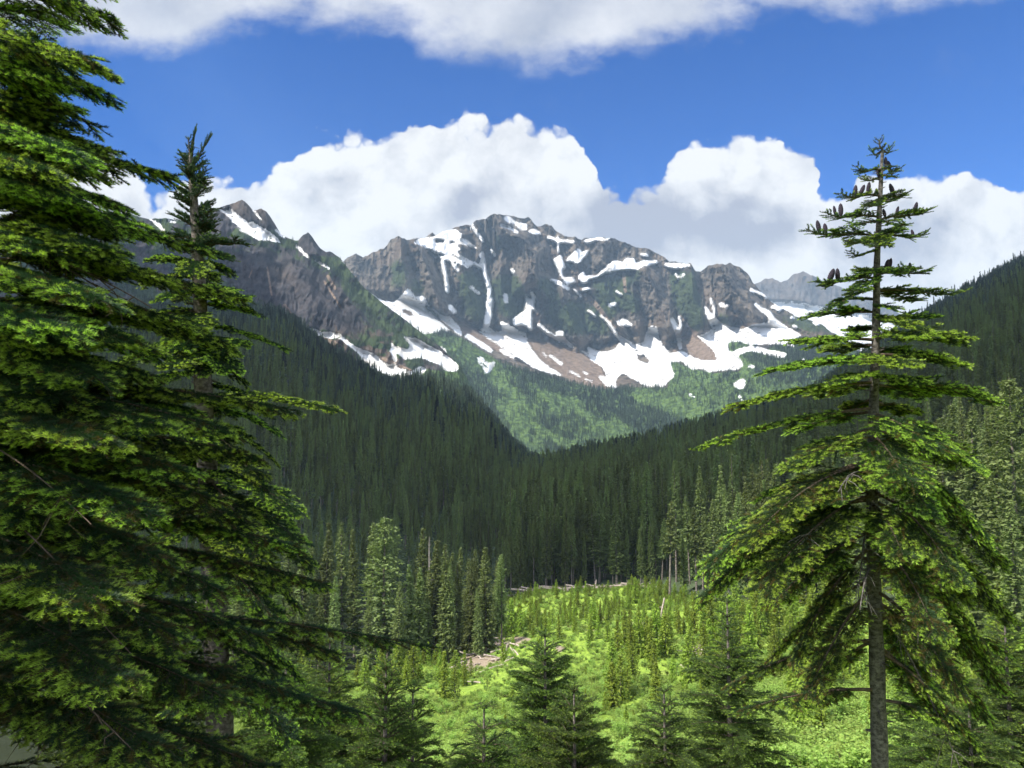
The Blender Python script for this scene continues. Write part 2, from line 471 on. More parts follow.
class Mask:
    def __init__(self):
        self.a = np.zeros((MH, MW), np.float32)

    def _grid(self, x0, y0, x1, y1):
        i0 = max(0, int((x0 - MX0) * MS) - 1); i1 = min(MW, int((x1 - MX0) * MS) + 2)
        j0 = max(0, int((y0 - MY0) * MS) - 1); j1 = min(MH, int((y1 - MY0) * MS) + 2)
        if i1 <= i0 or j1 <= j0: return None
        X, Y = np.meshgrid(MX0 + np.arange(i0, i1) / MS, MY0 + np.arange(j0, j1) / MS)
        return slice(j0, j1), slice(i0, i1), X, Y

    def poly(self, pts, v=1.0, o=None):
        P = self._px(pts, o)
        r = self._grid(P[:, 0].min(), P[:, 1].min(), P[:, 0].max(), P[:, 1].max())
        if r is None: return
        sj, si, X, Y = r; ins = np.zeros(X.shape, bool)
        for k in range(len(P)):
            x1, y1 = P[k]; x2, y2 = P[(k + 1) % len(P)]
            if y1 == y2: continue
            c = ((y1 > Y) != (y2 > Y)) & (X < (x2 - x1) * (Y - y1) / (y2 - y1) + x1)
            ins ^= c
        self.a[sj, si][ins] = v

    def line(self, pts, w, v=1.0, o=None):
        P = self._px(pts, o); w = w / 5.689 if o else w
        w = max(w, 1.1)
        for (x1, y1), (x2, y2) in zip(P[:-1], P[1:]):
            r = self._grid(min(x1, x2) - w, min(y1, y2) - w, max(x1, x2) + w, max(y1, y2) + w)
            if r is None: continue
            sj, si, X, Y = r
            L2 = (x2 - x1) ** 2 + (y2 - y1) ** 2 + 1e-9
            tt = np.clip(((X - x1) * (x2 - x1) + (Y - y1) * (y2 - y1)) / L2, 0, 1)
            d = np.hypot(X - x1 - tt * (x2 - x1), Y - y1 - tt * (y2 - y1))
            self.a[sj, si][d < w / 2] = v

    def _px(self, pts, o):
        P = np.asarray(pts, float)
        if o: P = np.array(o) + P / 5.689
        return P

    def blurred(self, n):
        a = self.a.copy()
        for _ in range(2):
            for ax in (0, 1):
                s = np.zeros_like(a)
                for k in range(-n, n + 1): s += np.roll(a, k, ax)
                a = s / (2 * n + 1)
        return a


def sample(a, px, py):
    x = np.clip((px - MX0) * MS, 0, MW - 1.01); y = np.clip((py - MY0) * MS, 0, MH - 1.01)
    i = x.astype(int); j = y.astype(int); fx = x - i; fy = y - j
    return (a[j, i] * (1 - fx) + a[j, i + 1] * fx) * (1 - fy) + (a[j + 1, i] * (1 - fx) + a[j + 1, i + 1] * fx) * fy


R1, R2, R3, R4, R5, R6, R7, R8 = (100, 180), (240, 190), (380, 190), (520, 200), (680, 240), (260, 290), (420, 280), (580, 300)
snow = Mask()        # main mountain
S, L = snow.poly, snow.line
S([(190, 300), (230, 275), (300, 270), (360, 235), (430, 225), (465, 250), (455, 275), (500, 290), (540, 330), (480, 310), (445, 300), (440, 320), (470, 350), (440, 335),
   (445, 365), (500, 395), (530, 420), (500, 445), (460, 420), (420, 410), (455, 465), (440, 470), (400, 410), (350, 395), (330, 370), (300, 345), (250, 320)], o=R3)
L([(320, 290), (355, 292)], 20, 0, R3); L([(405, 298), (430, 300)], 14, 0, R3); L([(330, 365), (360, 372)], 12, 0, R3); L([(415, 372), (460, 385)], 14, 0, R3)
L([(520, 195), (545, 240), (575, 275), (585, 295)], 13, o=R3); L([(580, 365), (590, 430), (600, 490), (622, 560), (625, 630)], 26, o=R3)
L([(490, 405), (560, 430), (595, 450)], 22, o=R3); L([(630, 630), (622, 690), (605, 768)], 36, o=R3); L([(470, 285), (520, 315), (545, 335)], 13, o=R3)
L([(355, 410), (375, 500), (385, 580)], 22, o=R3); L([(630, 335), (655, 375)], 11, o=R3); L([(750, 455), (758, 468)], 18, o=R3); L([(712, 600), (718, 630)], 26, o=R3)
L([(515, 550), (565, 590)], 13, o=R3); L([(400, 665), (425, 695)], 24, o=R3)
S([(700, 155), (730, 148), (780, 185), (835, 195), (835, 230), (800, 225), (760, 190), (720, 180)], o=R3); L([(690, 200), (735, 215), (780, 240)], 14, o=R3)
S([(845, 230), (875, 222), (915, 245), (915, 262), (880, 250), (850, 240)], o=R3)
S([(363, 290), (383, 300.5), (394, 303), (400, 297), (409, 288), (415, 297), (424, 296), (428, 305), (441, 315), (451, 317), (459, 327), (462, 334), (462, 337), (451, 331),
   (441, 331), (425, 334), (408, 326), (385, 310)])
L([(426, 306), (440, 320), (453, 331)], 3.2, 0); L([(404, 311), (411, 314)], 5, 0)
L([(270, 320), (340, 360), (400, 400)], 26, o=R7); L([(460, 400), (530, 440)], 16, o=R7)
L([(390, 130), (395, 200), (375, 260), (365, 290)], 34, o=R7)
S([(330, 290), (360, 280), (390, 270), (430, 300), (470, 290), (455, 240), (480, 240), (530, 270), (560, 290), (600, 300), (610, 350), (640, 400), (690, 460), (740, 500),
   (820, 545), (760, 535), (690, 515), (640, 495), (560, 440), (480, 390), (400, 340)], o=R7)
S([(590, 60), (600, 90), (600, 170), (530, 220), (530, 260), (570, 255), (600, 260), (640, 300), (640, 170), (665, 190), (650, 150), (660, 90), (625, 55), (640, 110), (610, 100)], o=R7)
L([(675, 255), (740, 310), (800, 345)], 20, o=R7); L([(740, 430), (810, 480)], 13, o=R7); L([(850, 515), (910, 550)], 9, o=R7); L([(925, 520), (955, 535)], 9, o=R7)
L([(940, 565), (980, 575)], 9, o=R7); L([(700, 415), (720, 440)], 8, o=R7)
S([(770, 300), (800, 285), (820, 300), (830, 340), (880, 385), (860, 385), (800, 345)], o=R7); S([(950, 380), (1024, 410), (1024, 470), (980, 440)], o=R7)
L([(920, 400), (960, 430)], 9, o=R7)
S([(325, 440), (345, 436), (372, 462), (395, 476), (430, 458), (418, 490), (398, 520), (372, 535), (360, 500), (335, 470)], o=R7); L([(350, 470), (385, 500)], 12, 0, R7); L([(120, 385), (145, 405)], 14, o=R7)
S([(40, 265), (80, 290), (150, 295), (200, 275), (230, 240), (210, 200), (240, 210), (310, 255), (360, 245), (380, 190), (400, 145), (440, 155), (445, 200), (470, 260),
   (500, 290), (530, 300), (590, 290), (640, 325), (690, 345), (780, 345), (770, 300), (720, 250), (660, 200), (700, 200), (760, 160), (720, 100), (705, 30), (715, 40),
   (740, 75), (770, 100), (800, 130), (850, 150), (920, 170), (1000, 140), (1024, 140), (1024, 255), (960, 240), (880, 235), (840, 240), (840, 290), (880, 300), (920, 350),
   (925, 375), (880, 400), (800, 400), (740, 410), (690, 390), (640, 395), (600, 370), (580, 345), (540, 350), (510, 360), (530, 410), (540, 430), (500, 465), (480, 490),
   (380, 495), (330, 460), (310, 450), (270, 430), (250, 410), (210, 440), (200, 470), (210, 510), (140, 480), (100, 430), (160, 440), (130, 380), (60, 340)], o=R8)
S([(320, 310), (360, 305), (400, 345), (390, 365), (330, 345)], 0, R8)
L([(120, 90), (160, 130), (200, 190), (215, 210)], 13, o=R8); S([(205, 120), (240, 108), (300, 135), (285, 150), (215, 140)], o=R8); L([(55, 60), (90, 95)], 10, o=R8)
L([(525, 110), (545, 160), (560, 200), (570, 270)], 22, o=R8); L([(565, 95), (575, 150), (565, 200)], 14, o=R8); L([(745, 0), (765, 60), (765, 90)], 14, o=R8)
S([(785, 20), (850, 20), (850, 45), (800, 40)], o=R8); S([(865, 475), (910, 455), (940, 450), (940, 500), (900, 510)], o=R8); L([(905, 540), (925, 580)], 9, o=R8)
L([(620, 535), (650, 553)], 9, o=R8); S([(955, 375), (995, 370), (990, 390)], o=R8)
L([(165, 215), (215, 235), (300, 240)], 22, o=R4); L([(215, 210), (218, 300)], 12, o=R4)
S([(190, 340), (230, 310), (245, 340), (260, 390), (240, 400), (245, 440), (300, 440), (320, 470), (270, 485), (230, 430), (205, 380)], o=R4)
L([(180, 455), (230, 475), (275, 505)], 17, o=R4); L([(300, 500), (350, 555)], 8, o=R4)
S([(325, 280), (340, 275), (350, 300), (390, 285), (380, 320), (330, 360), (260, 350), (290, 310)], o=R4); S([(360, 230), (440, 215), (515, 215), (500, 230), (440, 230), (380, 250)], o=R4)
S([(330, 440), (360, 400), (370, 430), (440, 430), (500, 370), (540, 345), (590, 355), (600, 330), (650, 330), (660, 365), (700, 345), (780, 345), (785, 365), (700, 375),
   (660, 400), (600, 400), (540, 405), (480, 420), (440, 440), (390, 455), (380, 475), (350, 475)], o=R4)
S([(675, 305), (710, 300), (740, 320), (700, 325)], o=R4); S([(820, 360), (960, 362), (970, 372), (890, 395), (830, 385)], o=R4)
L([(885, 420), (900, 445), (935, 425)], 12, o=R4); L([(360, 512), (390, 505)], 20, o=R4); L([(550, 520), (575, 540)], 16, o=R4); S([(500, 590), (550, 580), (550, 605), (510, 612)], o=R4)
S([(545, 690), (590, 675), (645, 710), (620, 720), (560, 710)], o=R4); L([(385, 630), (430, 665)], 12, o=R4); L([(460, 660), (510, 700), (550, 760)], 13, o=R4)
S([(140, 370), (165, 400), (190, 440), (240, 480), (280, 490), (330, 500), (350, 510), (420, 480), (500, 470), (510, 450), (480, 420), (420, 370), (430, 355), (470, 390),
   (510, 400), (540, 450), (600, 490), (690, 540), (650, 580), (600, 590), (520, 590), (450, 590), (420, 595), (320, 575), (270, 580), (270, 630), (230, 640), (200, 560)], o=R5)
L([(175, 335), (195, 390), (195, 420)], 14, o=R5); S([(215, 360), (240, 355), (285, 380), (230, 385)], o=R5); L([(405, 285), (440, 300), (490, 325)], 18, o=R5)
S([(510, 380), (540, 370), (590, 390), (560, 410)], o=R5); L([(535, 350), (580, 380)], 18, o=R5); L([(585, 320), (610, 350)], 16, o=R5); L([(645, 490), (660, 492)], 16, o=R5)
L([(630, 440), (650, 442)], 12, o=R5); L([(765, 468), (785, 475)], 20, o=R5); L([(860, 515), (900, 525)], 18, o=R5)
L([(320, 640), (400, 615), (500, 640), (590, 655)], 30, o=R5); L([(540, 580), (620, 590), (640, 600)], 20, o=R5); L([(700, 680), (700, 710)], 12, o=R5); L([(395, 720), (410, 722)], 16, o=R5)
SNOW_D = snow.blurred(2)

scree = Mask()
S, L = scree.poly, scree.line
S([(640, 170), (680, 190), (680, 250), (700, 290), (800, 350), (870, 390), (960, 430), (1024, 480), (1060, 600), (1060, 640), (920, 590), (820, 550), (740, 505), (690, 460), (640, 400),
   (610, 350), (600, 300), (640, 300)], o=R7)
S([(545, 255), (600, 260), (610, 300), (570, 295)], o=R7)
S([(180, 200), (240, 225), (330, 285), (400, 345), (540, 435), (530, 455), (430, 400), (330, 345), (250, 315), (215, 265)], o=R7)
S([(230, 495), (330, 470), (420, 500), (400, 560), (330, 560)], o=R7)
S([(575, 110), (600, 150), (650, 195), (720, 240), (770, 300), (785, 340), (690, 345), (620, 310), (570, 260)], o=R8)
S([(525, 290), (560, 255), (575, 285), (540, 320)], o=R8); S([(0, 320), (140, 430), (210, 510), (100, 490), (0, 460)], o=R8)
S([(0, 420), (60, 500), (160, 560), (210, 640), (230, 690), (120, 680), (0, 600)], o=R5)
S([(330, 480), (420, 470), (500, 470), (420, 490), (350, 505)], o=R5)
L([(300, 470), (420, 580), (560, 760)], 26, o=R4); L([(590, 420), (600, 520)], 18, o=R4)
SCREE_D = scree.blurred(1)

green = Mask()
S, L = green.poly, green.line
for p, o in (([(430, 470), (560, 450), (620, 560), (620, 700), (560, 768), (470, 700)], R3), ([(640, 500), (720, 470), (800, 500), (830, 600), (820, 700), (760, 740), (680, 720), (640, 620)], R3),
             ([(60, 380), (150, 420), (150, 560), (60, 560)], R3), ([(180, 500), (250, 520), (250, 600), (180, 590)], R3), ([(400, 430), (600, 410), (700, 390), (690, 450), (590, 500), (700, 560), (690, 640), (560, 640), (480, 700), (420, 600)], R4),
             ([(840, 400), (1000, 400), (1024, 700), (900, 660), (860, 560)], R4), ([(270, 560), (400, 600), (540, 768), (260, 768), (230, 640)], R4), ([(0, 170), (110, 200), (150, 520), (60, 520), (0, 420)], R5),
             ([(160, 540), (230, 520), (240, 760), (140, 700)], R4), ([(620, 240), (700, 260), (680, 360), (600, 330)], R3), ([(900, 480), (1000, 520), (1000, 620), (880, 560)], R3),
             ([(200, 420), (290, 430), (300, 520), (220, 470)], R5), ([(550, 420), (860, 470), (900, 540), (700, 520), (560, 460)], R5)):
    S(p, 1.0, o)
GREEN_D = green.blurred(9)

brush = Mask()
S, L = brush.poly, brush.line
S([(363, 291), (408, 330), (440, 331), (462, 338), (500, 362), (530, 372), (566, 381), (600, 389), (640, 387), (667, 388), (671, 378), (665, 362), (672, 360), (690, 368), (715, 373), (740, 371), (743, 362),
   (730, 352), (728, 342), (742, 340), (768, 348), (800, 340), (840, 342), (880, 350), (1000, 350), (1000, 520), (340, 520), (345, 300)])
S([(450, 575), (510, 590), (510, 620), (450, 640), (420, 610)], 0, R5)
BRUSH_D = brush.blurred(1)

snowc = Mask()       # spur on the left
S, L = snowc.poly, snowc.line
S([(680, 165), (735, 155), (770, 190), (850, 250), (880, 245), (970, 300), (1010, 345), (900, 340), (860, 310), (800, 280), (760, 240), (710, 220)], o=R1)
L([(690, 185), (740, 225)], 16, 0, R1); L([(870, 170), (920, 230)], 9, o=R1); L([(330, 250), (360, 290)], 16, o=R1); L([(290, 220), (330, 260)], 12, o=R1); L([(390, 232), (430, 240)], 10, o=R1)
S([(0, 165), (40, 195), (70, 180), (110, 215), (180, 250), (240, 300), (180, 290), (100, 275), (60, 260), (0, 230)], o=R2)
L([(205, 230), (250, 270)], 13, o=R2); L([(320, 315), (390, 385)], 13, o=R2); L([(430, 400), (510, 445)], 11, o=R2); L([(580, 395), (625, 425)], 13, o=R2)
L([(135, 105), (165, 150), (215, 185)], 13, o=R6)
S([(275, 220), (320, 225), (350, 245), (400, 240), (450, 250), (500, 290), (540, 325), (600, 345), (660, 370), (690, 405), (740, 430), (760, 415), (800, 450), (870, 465), (880, 445),
   (940, 435), (945, 455), (910, 485), (850, 505), (800, 515), (740, 490), (650, 450), (580, 410), (570, 370), (530, 335), (460, 275), (410, 275), (360, 270), (310, 245)], o=R6)
S([(389, 342), (400, 348), (409, 350), (411, 344.5), (403, 336.6), (415, 338), (429, 346), (438, 350.5), (448, 357), (459, 366), (457, 371), (446, 370.5), (438, 364), (420, 357), (411, 358.5),
   (404, 359), (393, 349)])
L([(750, 340), (770, 400)], 22, o=R6)
SNOW_C = snowc.blurred(2)
screec = Mask()
S, L = screec.poly, screec.line
L([(500, 490), (540, 560)], 18, o=R2); L([(480, 520), (580, 680)], 12, o=R2); L([(70, 455), (50, 500)], 9, o=R2); L([(155, 440), (180, 600)], 11, o=R2)
S([(340, 262), (420, 285), (500, 335), (470, 350), (400, 312)], o=R6); L([(140, 90), (175, 150)], 26, o=R6); L([(700, 390), (790, 430), (880, 470)], 18, o=R6)
L([(60, 520), (200, 610)], 14, o=R6)
SCREE_C = screec.blurred(1)

# ------------------------------------------------------------------ the large structure: ground, valley sides, mountains


def lerp_pts(pts, x):
    p = np.asarray(pts, float)
    return np.interp(x, p[:, 0], p[:, 1])


def grid_faces(nr, nc):
    i = np.arange(nr - 1)[:, None] * nc; j = np.arange(nc - 1)[None]
    return np.stack([i + j, i + j + 1, i + nc + j + 1, i + nc + j], -1).reshape(-1, 4)


def grid_obj(name, P, mat, attrs, flip=False, smooth=True):
    nr, nc = P.shape[:2]
    F = grid_faces(nr, nc)
    if flip: F = F[:, ::-1]
    me = mesh_from(name, P.reshape(-1, 3), [F], [mat], None, {k: v.ravel() for k, v in attrs.items()}, smooth)
    o = link(name, me)
    tag(o, kind='structure')
    return o


# --- near hillside, clearing and valley floor: height as a function of bearing (x/y) and distance
G_PX = np.array([-600, 0, 200, 350, 450, 560, 680, 800, 1024, 1600.0])
G_R = np.array([0, 4, 8, 16, 30, 60, 100, 150, 200, 245, 400, 800, 2000, 9000.0])
G_Z = np.array([
    [-1.7, -2.3, -3.6, -7.0, -13, -24, -36, -48, -58, -66, -82, -90, -120, -300],
    [-1.7, -2.3, -3.6, -7.0, -13, -24, -36, -47, -56, -63, -75, -80, -120, -300],
    [-1.7, -2.4, -3.8, -7.2, -13, -24, -35, -46, -54, -59, -68, -75, -120, -300],
    [-1.7, -2.5, -4.0, -7.5, -13.5, -24, -34, -44, -51, -55, -62, -75, -120, -300],
    [-1.7, -2.6, -4.2, -8.0, -14, -24, -34, -43, -49, -50, -54, -70, -120, -300],
    [-1.7, -2.7, -4.3, -8.2, -14.2, -24, -33, -39, -41.5, -42.5, -47, -65, -120, -300],
    [-1.7, -2.7, -4.3, -8.2, -14, -23.5, -32, -36.5, -38, -39.5, -44, -62, -120, -300],
    [-1.7, -2.7, -4.3, -8.2, -14, -23, -30, -34, -35.5, -37, -42, -60, -120, -300],
    [-1.7, -2.7, -4.2, -8.0, -13.5, -22, -28, -31, -32.5, -34, -40, -60, -120, -300],
    [-1.7, -2.7, -4.2, -8.0, -13, -21, -26, -28, -29, -32, -38, -60, -120, -300]])


def ground_z(x, y):
    x = np.asarray(x, float); y = np.asarray(y, float)
    r = np.hypot(x, y)
    back = np.clip((-y) / (r + 1e-6), 0, 1)
    th = np.arctan2(x, np.maximum(y, 0.02 * r + 1e-6))
    px = 512 + FOC * np.tan(np.clip(th, -0.97, 0.97))
    Y = r * np.cos(np.clip(th, -0.97, 0.97))
    i = np.clip(np.searchsorted(G_PX, px) - 1, 0, len(G_PX) - 2); f = np.clip((px - G_PX[i]) / (G_PX[i + 1] - G_PX[i]), 0, 1)
    f = f * f * (3 - 2 * f)
    j = np.clip(np.searchsorted(G_R, Y) - 1, 0, len(G_R) - 2); g = np.clip((Y - G_R[j]) / (G_R[j + 1] - G_R[j]), 0, 1)
    z = (G_Z[i, j] * (1 - g) + G_Z[i, j + 1] * g) * (1 - f) + (G_Z[i + 1, j] * (1 - g) + G_Z[i + 1, j + 1] * g) * f
    z = z * (1 - back) + back * (-1.7 + 0.15 * r)
    amp = np.clip(r / 60, 0.15, 1.0)
    return z + amp * 2.2 * (fbm(x / 26.0 + 40, y / 26.0 + 40, 5, 4) - 0.5) + amp * 0.8 * (vnoise(x / 5.0, y / 5.0, 8) - 0.5)


def clearing_edge(px):
    return lerp_pts([(300, 150), (440, 176), (498, 192), (506, 246), (560, 240), (620, 232), (660, 222), (690, 200), (760, 178), (850, 168), (1024, 150)], px)


BARE = [(478, 662, 26, 8), (497, 645, 16, 5), (465, 668, 18, 5), (520, 640, 14, 4), (700, 652, 13, 8), (652, 640, 9, 7), (690, 668, 10, 4), (560, 648, 6, 3), (640, 625, 10, 4), (560, 587, 40, 2.2), (620, 581, 30, 2.2)]


def build_ground():
    th = np.concatenate([np.linspace(-PI, -0.95, 50)[:-1], np.linspace(-0.95, 0.95, 420), np.linspace(0.95, PI, 50)[1:]])
    r = np.concatenate([[0.0], np.geomspace(0.6, 320, 260), np.geomspace(320, 20000, 40)[1:]])
    T, R = np.meshgrid(th, r)
    X = np.sin(T) * R; Yw = np.cos(T) * R
    Z = ground_z(X, Yw)
    P = np.stack([X, Yw, Z], -1)
    px, py = to_px(X, np.maximum(Yw, 0.1), Z)
    bare = np.zeros_like(px)
    for cx, cyy, rx, ry in BARE:
        bare = np.maximum(bare, np.exp(-(((px - cx) / rx) ** 2 + ((py - cyy) / ry) ** 2)))
    bare[Yw < 5] = 0
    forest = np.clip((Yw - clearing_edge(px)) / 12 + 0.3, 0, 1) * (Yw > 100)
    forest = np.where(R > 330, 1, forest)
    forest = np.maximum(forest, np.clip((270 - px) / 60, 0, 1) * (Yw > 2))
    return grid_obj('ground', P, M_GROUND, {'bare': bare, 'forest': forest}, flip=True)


build_ground()

# --- main mountain
CREST_D = [(300, 300), (330, 280), (345, 260), (356, 254), (363, 257.5), (373.6, 251.5), (384, 249), (391, 240), (398, 235.5), (407, 241), (414, 239), (425.7, 237.5), (432.7, 233), (436, 236), (443, 231), (454, 228.7),
           (459, 226.6), (466, 224), (472, 224), (476.7, 220), (485.5, 219), (494, 213), (501, 215.5), (506.6, 214), (515, 217), (524, 219), (529, 217.8), (536.7, 226), (545, 225), (551.6, 225.5), (558, 232.5), (564, 235), (573, 237),
           (581.5, 239.5), (590, 238), (602.6, 237), (613, 238), (625.5, 242), (636, 246.6), (646.6, 248), (659, 254.5), (669, 261.5), (690.5, 263.5), (696, 271), (701, 271.6), (709, 265.5), (717, 264), (730, 263),
           (740, 267), (747, 272.5), (752, 282), (766, 296), (772, 303), (792, 314), (803, 319), (820, 324), (831, 331), (850, 345), (880, 370), (930, 400)]
CLIFF_D = [(300, 310), (345, 290), (400, 296), (450, 318), (480, 328), (520, 330), (560, 340), (600, 345), (620, 335), (650, 330), (680, 334), (720, 320), (750, 322), (790, 325), (850, 350), (930, 402)]
SNOWB_D = [(300, 325), (345, 330), (430, 336), (480, 355), (560, 378), (610, 388), (650, 386), (700, 374), (760, 360), (850, 366), (930, 410)]
RIDGES_D = [([(398, 236), (402, 262), (410, 290)], 9, 70), ([(415, 242), (426, 268), (433, 288), (447, 313)], 11, 90), ([(461, 240), (464, 278), (478, 316)], 11, 90),
            ([(476, 221), (482, 250), (478, 262)], 7, 50), ([(494, 214), (506, 234), (524, 240), (528, 262), (526, 284)], 15, 150), ([(500, 270), (504, 300), (510, 325)], 12, 60), ([(540, 250), (534, 274), (543, 296)], 9, 70),
            ([(545, 280), (552, 300), (556, 318)], 8, 60), ([(562, 288), (568, 315), (576, 342)], 12, 100), ([(573, 238), (580, 262)], 8, 50), ([(606, 240), (600, 262), (608, 268)], 10, 60),
            ([(645, 272), (654, 290), (664, 314), (668, 330)], 13, 110), ([(628, 285), (634, 312), (640, 335)], 9, 70), ([(600, 290), (612, 315), (628, 338)], 9, 60), ([(690, 265), (692, 293), (702, 330)], 11, 100),
            ([(718, 265), (736, 293), (754, 318)], 14, 120), ([(722, 290), (727, 320)], 8, 60), ([(670, 325), (664, 345)], 6, 40)]


def dist_line(px, py, pts):
    d = np.full(px.shape, 1e9)
    for (x1, y1), (x2, y2) in zip(pts[:-1], pts[1:]):
        L2 = (x2 - x1) ** 2 + (y2 - y1) ** 2
        t_ = np.clip(((px - x1) * (x2 - x1) + (py - y1) * (y2 - y1)) / L2, 0, 1)
        d = np.minimum(d, np.hypot(px - x1 - t_ * (x2 - x1), py - y1 - t_ * (y2 - y1)))
    return d


def mountain_sheet(px, crest, bottom, nrow, jag=1.2, seed=3):
    """grid of photo-plane bearings from the crest down"""
    cr = lerp_pts(crest, px) + jag * (fbm(px / 5.0, px * 0 + seed, seed, 4) - 0.5) * 2
    t_ = np.linspace(0, 1, nrow) ** 1.0
    py = cr[None] + t_[:, None] * (bottom - cr)[None]
    return np.broadcast_to(px[None], py.shape).copy(), py


def back_side(P, steps=((120, -90), (500, -520), (900, -1400))):
    top = P[0]
    rows = [top + np.array([top[:, 0] / top[:, 1] * dy, np.full(len(top), dy), np.full(len(top), dz)]).T for dy, dz in steps[::-1]]
    return np.concatenate([np.stack(rows), P])


def padrows(a, n, v=None):
    top = np.repeat(a[:1], n, 0) if v is None else np.full((n, a.shape[1]), v)
    return np.concatenate([top, a])


def build_main():
    px = np.arange(300, 930, 0.75)
    PX, PY = mountain_sheet(px, CREST_D, np.full(px.shape, 500.0), 330, 1.7)
    cr = PY[0]; cb = np.maximum(lerp_pts(CLIFF_D, px), cr + 4); sb = np.maximum(lerp_pts(SNOWB_D, px), cb + 4)
    Yc = lerp_pts([(300, 3900), (345, 4200), (494, 4700), (690, 4600), (760, 4400), (850, 3900), (930, 3600)], px)
    Y = np.empty_like(PY)
    for k in range(PY.shape[1]):
        Y[:, k] = np.interp(PY[:, k], [cr[k], cb[k], sb[k], 500], [Yc[k], Yc[k] - 430, max(Yc[k] - 1050, 3150), 2350])
    sn = sample(SNOW_D, PX, PY); gr = sample(GREEN_D, PX, PY); sc = sample(SCREE_D, PX, PY); br = sample(BRUSH_D, PX, PY)
    sm = np.clip(sn * 1.2, 0, 1)
    up = np.clip((cb[None] - PY) / 8 + 0.5, 0, 1)
    rel = np.zeros_like(Y)
    wx = PX + 7 * (fbm(PX / 20, PY / 20, 31) - 0.5); wy = PY + 7 * (fbm(PX / 20, PY / 20, 37) - 0.5)
    for pts, w, a in RIDGES_D:
        d = dist_line(wx, wy, pts)
        rel -= 2.4 * a * np.clip(1 - d / w, 0, 1)
    flut = ridged(wx / 15.0, wy / 34.0, 11, 5, 0.55) * 150 + ridged(wx / 4.6, wy / 8.0, 23, 4, 0.55) * 62 + fbm(PX / 2.2, PY / 2.2, 29, 3) * 30
    rel -= flut * (0.12 + 0.88 * up)
    sml = np.clip(sm * 0.85, 0, 1)
    soft = -260 * (0.12 + 0.88 * up)
    rel = rel * (1 - sml * 0.85) + soft * sml * 0.85
    rel -= br * (ridged(PX / 26.0, PY / 40.0, 43, 4) * 110 + fbm(PX / 4, PY / 4, 47, 3) * 16)
    Y = Y + rel
    P = at(PX, PY, Y)
    A = {'snow': sn, 'green': gr * (1 - br), 'scree': sc, 'brush': br}
    Pb = back_side(P)
    o = grid_obj('mountain', Pb, M_MOUNT, {k: padrows(v, 3) for k, v in A.items()}, flip=True, smooth=False)
    return PX, PY, P, A


